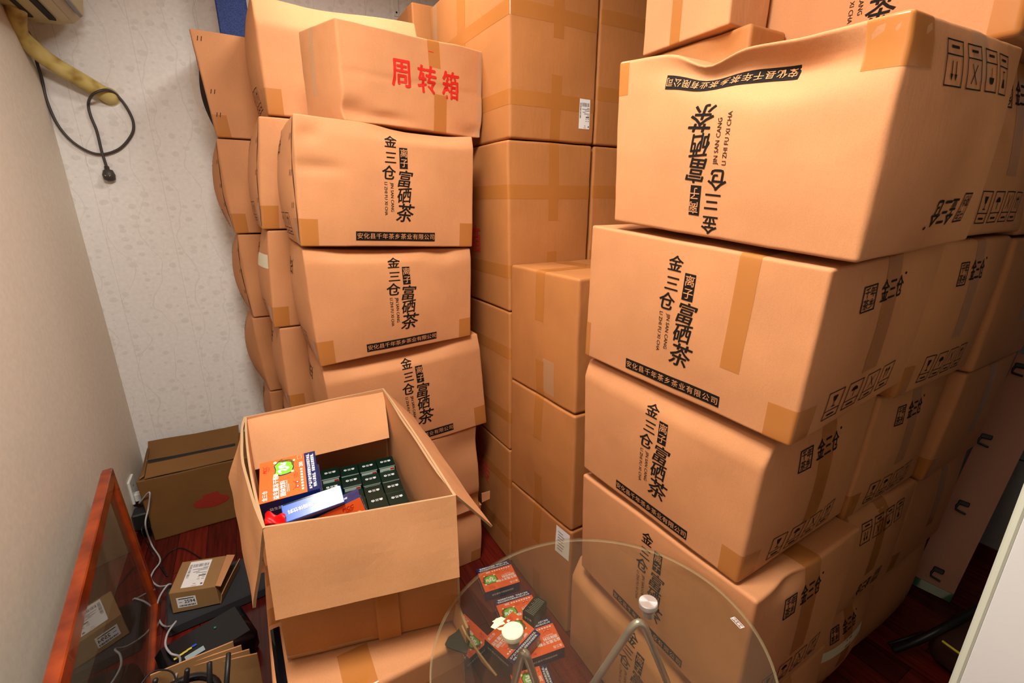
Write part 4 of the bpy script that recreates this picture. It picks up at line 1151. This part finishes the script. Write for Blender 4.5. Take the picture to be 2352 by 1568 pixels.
# black rack: ring, uprights
rk = thing('wire_rack', atz(425, 1640, 0), 'black round wire rack with upright prongs at the bottom left edge', 'rack')
zr = .46; rc = atz(420, 1562, zr); rad = .075
cR = Vector((rc.x - rad * .35, rc.y - rad * .94, zr)); cR = Vector((rc.x, rc.y - rad, zr))
mb = MB(); mb.tube([cR + Vector((rad * math.cos(2 * PI * k / 40), rad * math.sin(2 * PI * k / 40), 0)) for k in range(40)], .009, 10, closed=True); mb.build('ring', GLOSSB, rk, True)
for (xt, yt, xb_, yb_) in ((357, 1562, 352, 1580), (430, 1538, 427, 1568), (481, 1521, 482, 1575), (525, 1500, 519, 1590)):
    a_, b2 = atz(xt, yt, zr + .055), atz(xb_, yb_, zr + .01)
    e_ = b2 + (b2 - a_).normalized() * .02
    mb = MB(); mb.tube([a_ + (a_ - b2).normalized() * .002, a_, b2, Vector((cR.x + (b2.x - cR.x) * .9, cR.y + (b2.y - cR.y) * .9, zr - .1)), Vector((cR.x + (b2.x - cR.x) * .8, cR.y + (b2.y - cR.y) * .8, .003))], [.003, .0055, .006, .006, .006], 10)
    mb.build('prong', BLACKP, rk, True)

def smooth(P, n=8):
    P = [Vector(p) for p in P]; out = []
    for i in range(len(P) - 1):
        a_, b2, c_, d_ = P[max(i - 1, 0)], P[i], P[i + 1], P[min(i + 2, len(P) - 1)]
        for k in range(n):
            t = k / n
            out.append(.5 * ((2 * b2) + (c_ - a_) * t + (2 * a_ - 5 * b2 + 4 * c_ - d_) * t * t + (3 * b2 - a_ - 3 * c_ + d_) * t ** 3))
    return out + [P[-1]]
# wall socket, plug, adapter and cables
sk = thing('wall_socket', (XL, 2.54, .19), 'white wall socket low on the left wall beside the corner carton', 'socket')
mb = MB(); mb.box((XL + .005, 2.545, .235), (.010, .09, .12), None, .003); mb.build('plate', WHITEP, sk)
mb = MB()
for z_ in (.255, .215): mb.box((XL + .0104, 2.545, z_), (.001, .012, .003), None, .0002)
mb.build('slots', BLACKP, sk)
mb = MB(); mb.box((XL + .028, 2.52, .205), (.034, .035, .04), None, .004); tag(mb.build('power_plug', WHITEP), 'white plug pushed into the wall socket', 'plug')
mb = MB(); mb.box((XL + .034, 2.45, .125), (.06, .075, .085), None, .006); tag(mb.build('power_adapter', BLACKP), 'black power adapter low on the left wall below the white socket', 'adapter')
z0 = .008
pts = [Vector((XL + .045, 2.515, .205)), Vector((XL + .040, 2.44, .21)), aty(343, 1130, 2.385), aty(341, 1165, 2.38), aty(334, 1205, 2.34), atz(348, 1250, .02), atz(368, 1285, z0), atz(352, 1312, z0), atz(347, 1330, z0), atz(365, 1346, z0 + .02), atz(392, 1342, .06), atz(384, 1344, .075), atz(366, 1372, .05), atz(360, 1405, z0), atz(372, 1434, z0), atz(392, 1438, .06), atz(404, 1427, .10), atz(386, 1452, .112), atz(380, 1480, .112), atz(392, 1500, .115), atz(411, 1507, .118), atz(413, 1525, .19), atz(402, 1558, .30), atz(398, 1580, .30)]
mb = MB(); mb.tube(smooth(pts), .0034, 10); tag(mb.build('power_cable', CABLEW, None, True), 'pale grey cable winding from the socket past the parcel', 'cable')
pts = [Vector((XL + .066, 2.44, .10)), aty(325, 1215, 2.33), atz(350, 1270, .006), atz(368, 1300, .006), atz(384, 1322, .006), atz(372, 1292, .006), atz(392, 1266, .006), atz(415, 1258, .006), atz(440, 1268, .006), atz(470, 1288, .006)]
mb = MB(); mb.tube(smooth(pts), .0022, 8); tag(mb.build('power_cable', BLACKP, None, True), 'thin black cable looping on the floor behind the parcel', 'cable')
pts = [atz(318, 1580, .32), atz(335, 1556, .325), atz(352, 1542, .325), atz(380, 1538, .325), atz(398, 1546, .325), atz(404, 1566, .325), atz(405, 1590, .325)]
mb = MB(); mb.tube(smooth(pts), .0022, 8); tag(mb.build('power_cable', BLACKP, None, True), 'thin black cable bent over the cardboard sheets', 'cable')

# framed glass panel leaning by the left wall
FW = mat('frame_wood', lin(150, 54, 14), .25, coat=.35)
N, L, b = nodes(FW); tcn = N.new('ShaderNodeNewGeometry'); nzz = N.new('ShaderNodeTexNoise'); nzz.inputs['Scale'].default_value = 9; nzz.inputs['Detail'].default_value = 5
L.new(tcn.outputs['Position'], nzz.inputs['Vector']); rz_ = ramp(N, [(.35, lin(104, 32, 8)), (.65, lin(158, 62, 18))]); L.new(nzz.outputs['Fac'], rz_.inputs['Fac']); L.new(rz_.outputs['Color'], b.inputs['Base Color'])
PG = bpy.data.materials.new('panel_glass'); thin_glass(PG, (.72, .72, .66, 1), 1.2, .10, (.30, .28, .22, 1))
fA = Vector((-.557, 2.0, .612)); fC = Vector((-.520, 1.953, .018)); fd = Vector((.09, -.996, 0)).normalized(); FLn = 1.05
up_ = (fA - fC); 
fr = thing('framed_glass', (fC.x, fC.y, 0), 'orange wood framed glass panel standing along the left wall', 'glass panel')
nrm = up_.cross(fd).normalized(); upn = up_.normalized()
def rail(p, q, wv, dep, nm='frame_rail'):
    mb = MB(); ax1 = (q - p).normalized(); n1 = nrm; s1 = n1.cross(ax1).normalized(); Mr = Matrix((ax1, s1, n1)).transposed()
    mb.box((p + q) / 2, ((q - p).length, wv, dep), Mr, .003); return mb.build(nm, FW, fr)
rail(fA - upn * .02, fA - upn * .02 + fd * FLn, .045, .032)
rail(fC, fC + fd * FLn, .035, .032)
rail(fC - fd * .0 - upn * .017, fA + upn * .0025, .04, .0315)
rail(fC + fd * FLn - upn * .017, fA + fd * FLn, .04, .0315)
mb = MB(); mb.slab(fC, fC + fd * FLn, fA + fd * FLn, fA, .004, 1, 1); mb.build('pane', PG, fr)

# ------------------------------------------------------------------ upper left: air conditioner, wrapped pipe, looped cord
ACB = mat('ac_cream', lin(186, 168, 112), .35)
ac = thing('air_conditioner', (XL + .1, 2.35, 2.24), 'cream wall air conditioner at the top left corner', 'air conditioner')
ya, yb2 = 1.95, 2.76; mb = MB()
pf = [(XL + .002, 2.245), (XL + .05, 2.238), (XL + .12, 2.240), (XL + .17, 2.252), (XL + .205, 2.285), (XL + .215, 2.34), (XL + .212, 2.50), (XL + .19, 2.525), (XL + .002, 2.53)]
n_ = len(pf); V = [(x, ya, z) for x, z in pf] + [(x, yb2, z) for x, z in pf]
mb.add(V, [tuple(range(n_)), tuple(range(n_, 2 * n_))[::-1]] + [(i, n_ + i, n_ + (i + 1) % n_, (i + 1) % n_) for i in range(n_)])
mb.build('housing', ACB, ac)
for x_, w_ in ((XL + .055, .016), (XL + .118, .022)):
    mb = MB(); mb.box((x_, 2.34, 2.2375), (w_, .70, .008), None, .001); mb.build('air_slot', mat('slot_black', lin(8, 8, 8), .8), ac)
mb = MB(); mb.box((XL + .152, 2.34, 2.246), (.03, .74, .006), Matrix.Rotation(math.radians(-20), 3, 'Y'), .001); mb.build('louver', ACB, ac)
mb = MB(); mb.box((XL + .198, 2.40, 2.275), (.012, .60, .03), Matrix.Rotation(math.radians(-38), 3, 'Y'), .001); mb.build('display_window', mat('smoke_grey', lin(70, 72, 78), .2), ac)
PIPE = mat('pipe_wrap', lin(206, 186, 110), .6)
N, L, b = nodes(PIPE); tcn = N.new('ShaderNodeNewGeometry'); nzz = N.new('ShaderNodeTexNoise'); nzz.inputs['Scale'].default_value = 14; L.new(tcn.outputs['Position'], nzz.inputs['Vector'])
rz_ = ramp(N, [(.35, lin(150, 118, 44)), (.5, lin(200, 178, 100)), (.7, lin(214, 196, 128))]); L.new(nzz.outputs['Fac'], rz_.inputs['Fac']); L.new(rz_.outputs['Color'], b.inputs['Base Color'])
hole = aty(250, 222, YB)
pts = [Vector((-.60, 2.62, 2.26)), aty(40, 70, 2.71), aty(78, 112, 2.745), aty(122, 146, 2.775), aty(190, 186, 2.80), aty(245, 219, 2.835), hole + Vector((.01, .03, -.008))]
mb = MB(); mb.tube(smooth(pts), .031, 18); tag(mb.build('wrapped_pipe', PIPE, None, True), 'yellowed taped pipe running from the air conditioner into the back wall', 'pipe')
mb = MB(); n_ = 28; Rr = lambda r, y: [hole + Vector((r * 1.05 * math.cos(2 * PI * k / n_), y, r * math.sin(2 * PI * k / n_))) for k in range(n_)]
mb.add(Rr(.034, -.002) + Rr(.038, -.004) + Rr(.038, .0), [(k, (k + 1) % n_, n_ + (k + 1) % n_, n_ + k)[::-1] for k in range(n_)] + [(n_ + k, n_ + (k + 1) % n_, 2 * n_ + (k + 1) % n_, 2 * n_ + k)[::-1] for k in range(n_)])
tag(mb.build('pipe_collar', mat('plaster_chip', lin(206, 196, 160), .8), None), 'chipped rim round the pipe hole in the back wall', 'pipe collar')
zc = lambda px, py: aty(px, py, 2.838)
pts = [aty(55, 62, 2.74), aty(72, 88, 2.76), aty(84, 140, 2.80), zc(96, 180), zc(108, 232), zc(135, 290), zc(175, 332), zc(225, 354), zc(272, 343), zc(302, 310), zc(306, 280), zc(290, 245), zc(268, 218), aty(250, 207, 2.80), aty(232, 208, 2.77), aty(212, 218, 2.775), zc(203, 238), zc(208, 265), zc(222, 300), zc(233, 345), zc(240, 368), zc(246, 386)]
mb = MB(); mb.tube(smooth(pts), .0055, 10); pcord = mb.build('looped_cable', CABLEB, None, True); tag(pcord, 'dark power cord looped over the wrapped pipe, plug hanging on the wall', 'cord')
mb = MB(); q = zc(251, 402) + Vector((0, -.008, 0)); mb.tube([zc(245, 382) + Vector((0, -.004, 0)), zc(247, 390) + Vector((0, -.006, 0)), q + Vector((0, 0, .02)), q, q - Vector((0, 0, .02)), q - Vector((0, 0, .027))], [.009, .010, .018, .024, .021, .008], 14)
pg = mb.build('plug', CABLEB, pcord, True)
mb = MB()
for a_ in (-.008, .008): mb.box(q + Vector((a_, -.024, -.004)), (.002, .014, .006), Matrix.Rotation(.6 if a_ > 0 else -.6, 3, 'Y'), .0003)
mb.build('prongs', STEEL, pg)

# navy panel standing on the rear stack, bracket on the wall
mb = MB(); nv = aty(500, 40, 2.62); mb.box((nv.x + .06, 2.66, 2.42), (.12, .08, .54), None, .004)
NV = mat('navy_cloth', lin(36, 62, 128), .7); N, L, b = nodes(NV); vv = N.new('ShaderNodeTexVoronoi'); vv.inputs['Scale'].default_value = 220; tcn = N.new('ShaderNodeTexCoord'); L.new(tcn.outputs['Object'], vv.inputs['Vector']); rr2 = ramp(N, [(.0, lin(52, 84, 150)), (.6, lin(28, 50, 108))]); L.new(vv.outputs['Distance'], rr2.inputs['Fac']); L.new(rr2.outputs['Color'], b.inputs['Base Color'])
tag(mb.build('navy_case', NV), 'navy textured case standing on the rear left stack behind the puffed carton', 'case')
br_ = thing('wall_bracket', aty(900, 10, YB), 'white metal shelf bracket screwed high on the back wall', 'bracket')
q = aty(909, 14, YB); mb = MB(); mb.box(q + Vector((0, -.003, 0)), (.028, .006, .10), None, .001); mb.box(q + Vector((0, -.10, .055)), (.028, .20, .006), None, .001); mb.build('arm', WHITEP, br_)
mb = MB(); mb.disc(q + Vector((0, -.0065, -.032)), [(.005, .002), (.005, 0)], Matrix.Rotation(PI / 2, 3, 'X'), 14); mb.build('screw', GLOSSB, br_)

# ------------------------------------------------------------------ right side: leaning board, bag, white cabinet
BD = mat('board_tan', lin(196, 138, 112), .45)
lb = thing('leaning_board', (2.25, .44, 0), 'tan board with black hooks leaning against the right wall', 'board')
a_, b2 = Vector((2.242, .503, .004)), Vector((2.262, .374, .004)); tv = Vector((XR - .004, .498, .955)) - a_
tv = tv * 1.02
mb = MB(); mb.slab(a_ + tv * .035, b2 + tv * .035, b2 + tv, a_ + tv, .018, 2, 8); mb.build('plank', [BD, BD, EDGE], lb)
mb = MB(); mb.slab(a_, b2, b2 + tv * .034, a_ + tv * .034, .02, 2, 1); GG = mat('green_glass', lin(60, 110, 70), .08, coat=.5); mb.build('glass_foot', GG, lb)
bn = (b2 - a_).cross(tv).normalized(); bx = (b2 - a_).normalized(); bt = tv.normalized()
for px, py in ((2152, 1318), (2210, 1165), (2262, 1012), (2340, 850)):
    dd = ray(px, py); t_ = bn.dot(a_ - EYE) / bn.dot(dd); q = EYE + dd * t_ + bn * .006
    M_ = Matrix((bx, bt, bn)).transposed(); 
    hk = []
    mb = MB(); mb.box(q + bt * .018, (.034, .020, .012), M_, .003)
    mb.tube([q - bx * .012 + bt * .014, q - bx * .016 + bn * .004, q - bx * .014 - bt * .016, q + bx * .018 - bt * .022], .0045, 8)
    mb.build('hook', BLACKP, lb, True, 40)
BAG = mat('bag_leather', lin(70, 44, 34), .4)
c0 = Vector((2.02, .20, 0))
bg = thing('bag', (2.05, .16, 0), 'dark brown bag with a yellow trim on the floor behind the white cabinet', 'bag')
mb = MB(); mb.box((2.06, .12, .075), (.46, .34, .14), Matrix.Rotation(math.radians(-14), 3, 'Z'), .045); mb.build('body', BAG, bg, True)
mb = MB(); mb.tube(smooth([atz(2165, 1472, .151), atz(2180, 1483, .153), atz(2204, 1500, .153), atz(2225, 1512, .15)]), .004, 8); mb.build('yellow_trim', mat('trim_yellow', lin(220, 200, 60), .5), bg, True)
mb = MB(); mb.tube(smooth([atz(2052, 1492, .03), atz(2110, 1470, .10), atz(2170, 1440, .155), atz(2220, 1412, .165), atz(2260, 1390, .165)]), .012, 10); mb.build('strap', BLACKP, bg, True)
mb = MB(); mb.tube(smooth([atz(2040, 1478, .02), atz(2080, 1466, .06), atz(2120, 1452, .08)]), .005, 8); mb.build('cord', BLACKP, bg, True)
cb = thing('cabinet', (1.3, -.2, 0), 'tall white cabinet side at the lower right edge', 'cabinet')
e_ = atz(2270, 1331, .60); s_ = 1.02 / e_.x; cx0, cyy = 1.02, e_.y * s_
mb = MB(); mb.box((cx0 + .27, cyy - .36, .91), (.54, .70, 1.80), None, .003); mb.build('carcass', OFFW, cb)
mb = MB(); mb.box((cx0 + .27, cyy - .005, .91), (.545, .012, 1.81), None, .003); mb.build('edge_strip', mat('edge_pale', lin(214, 218, 200), .35), cb)
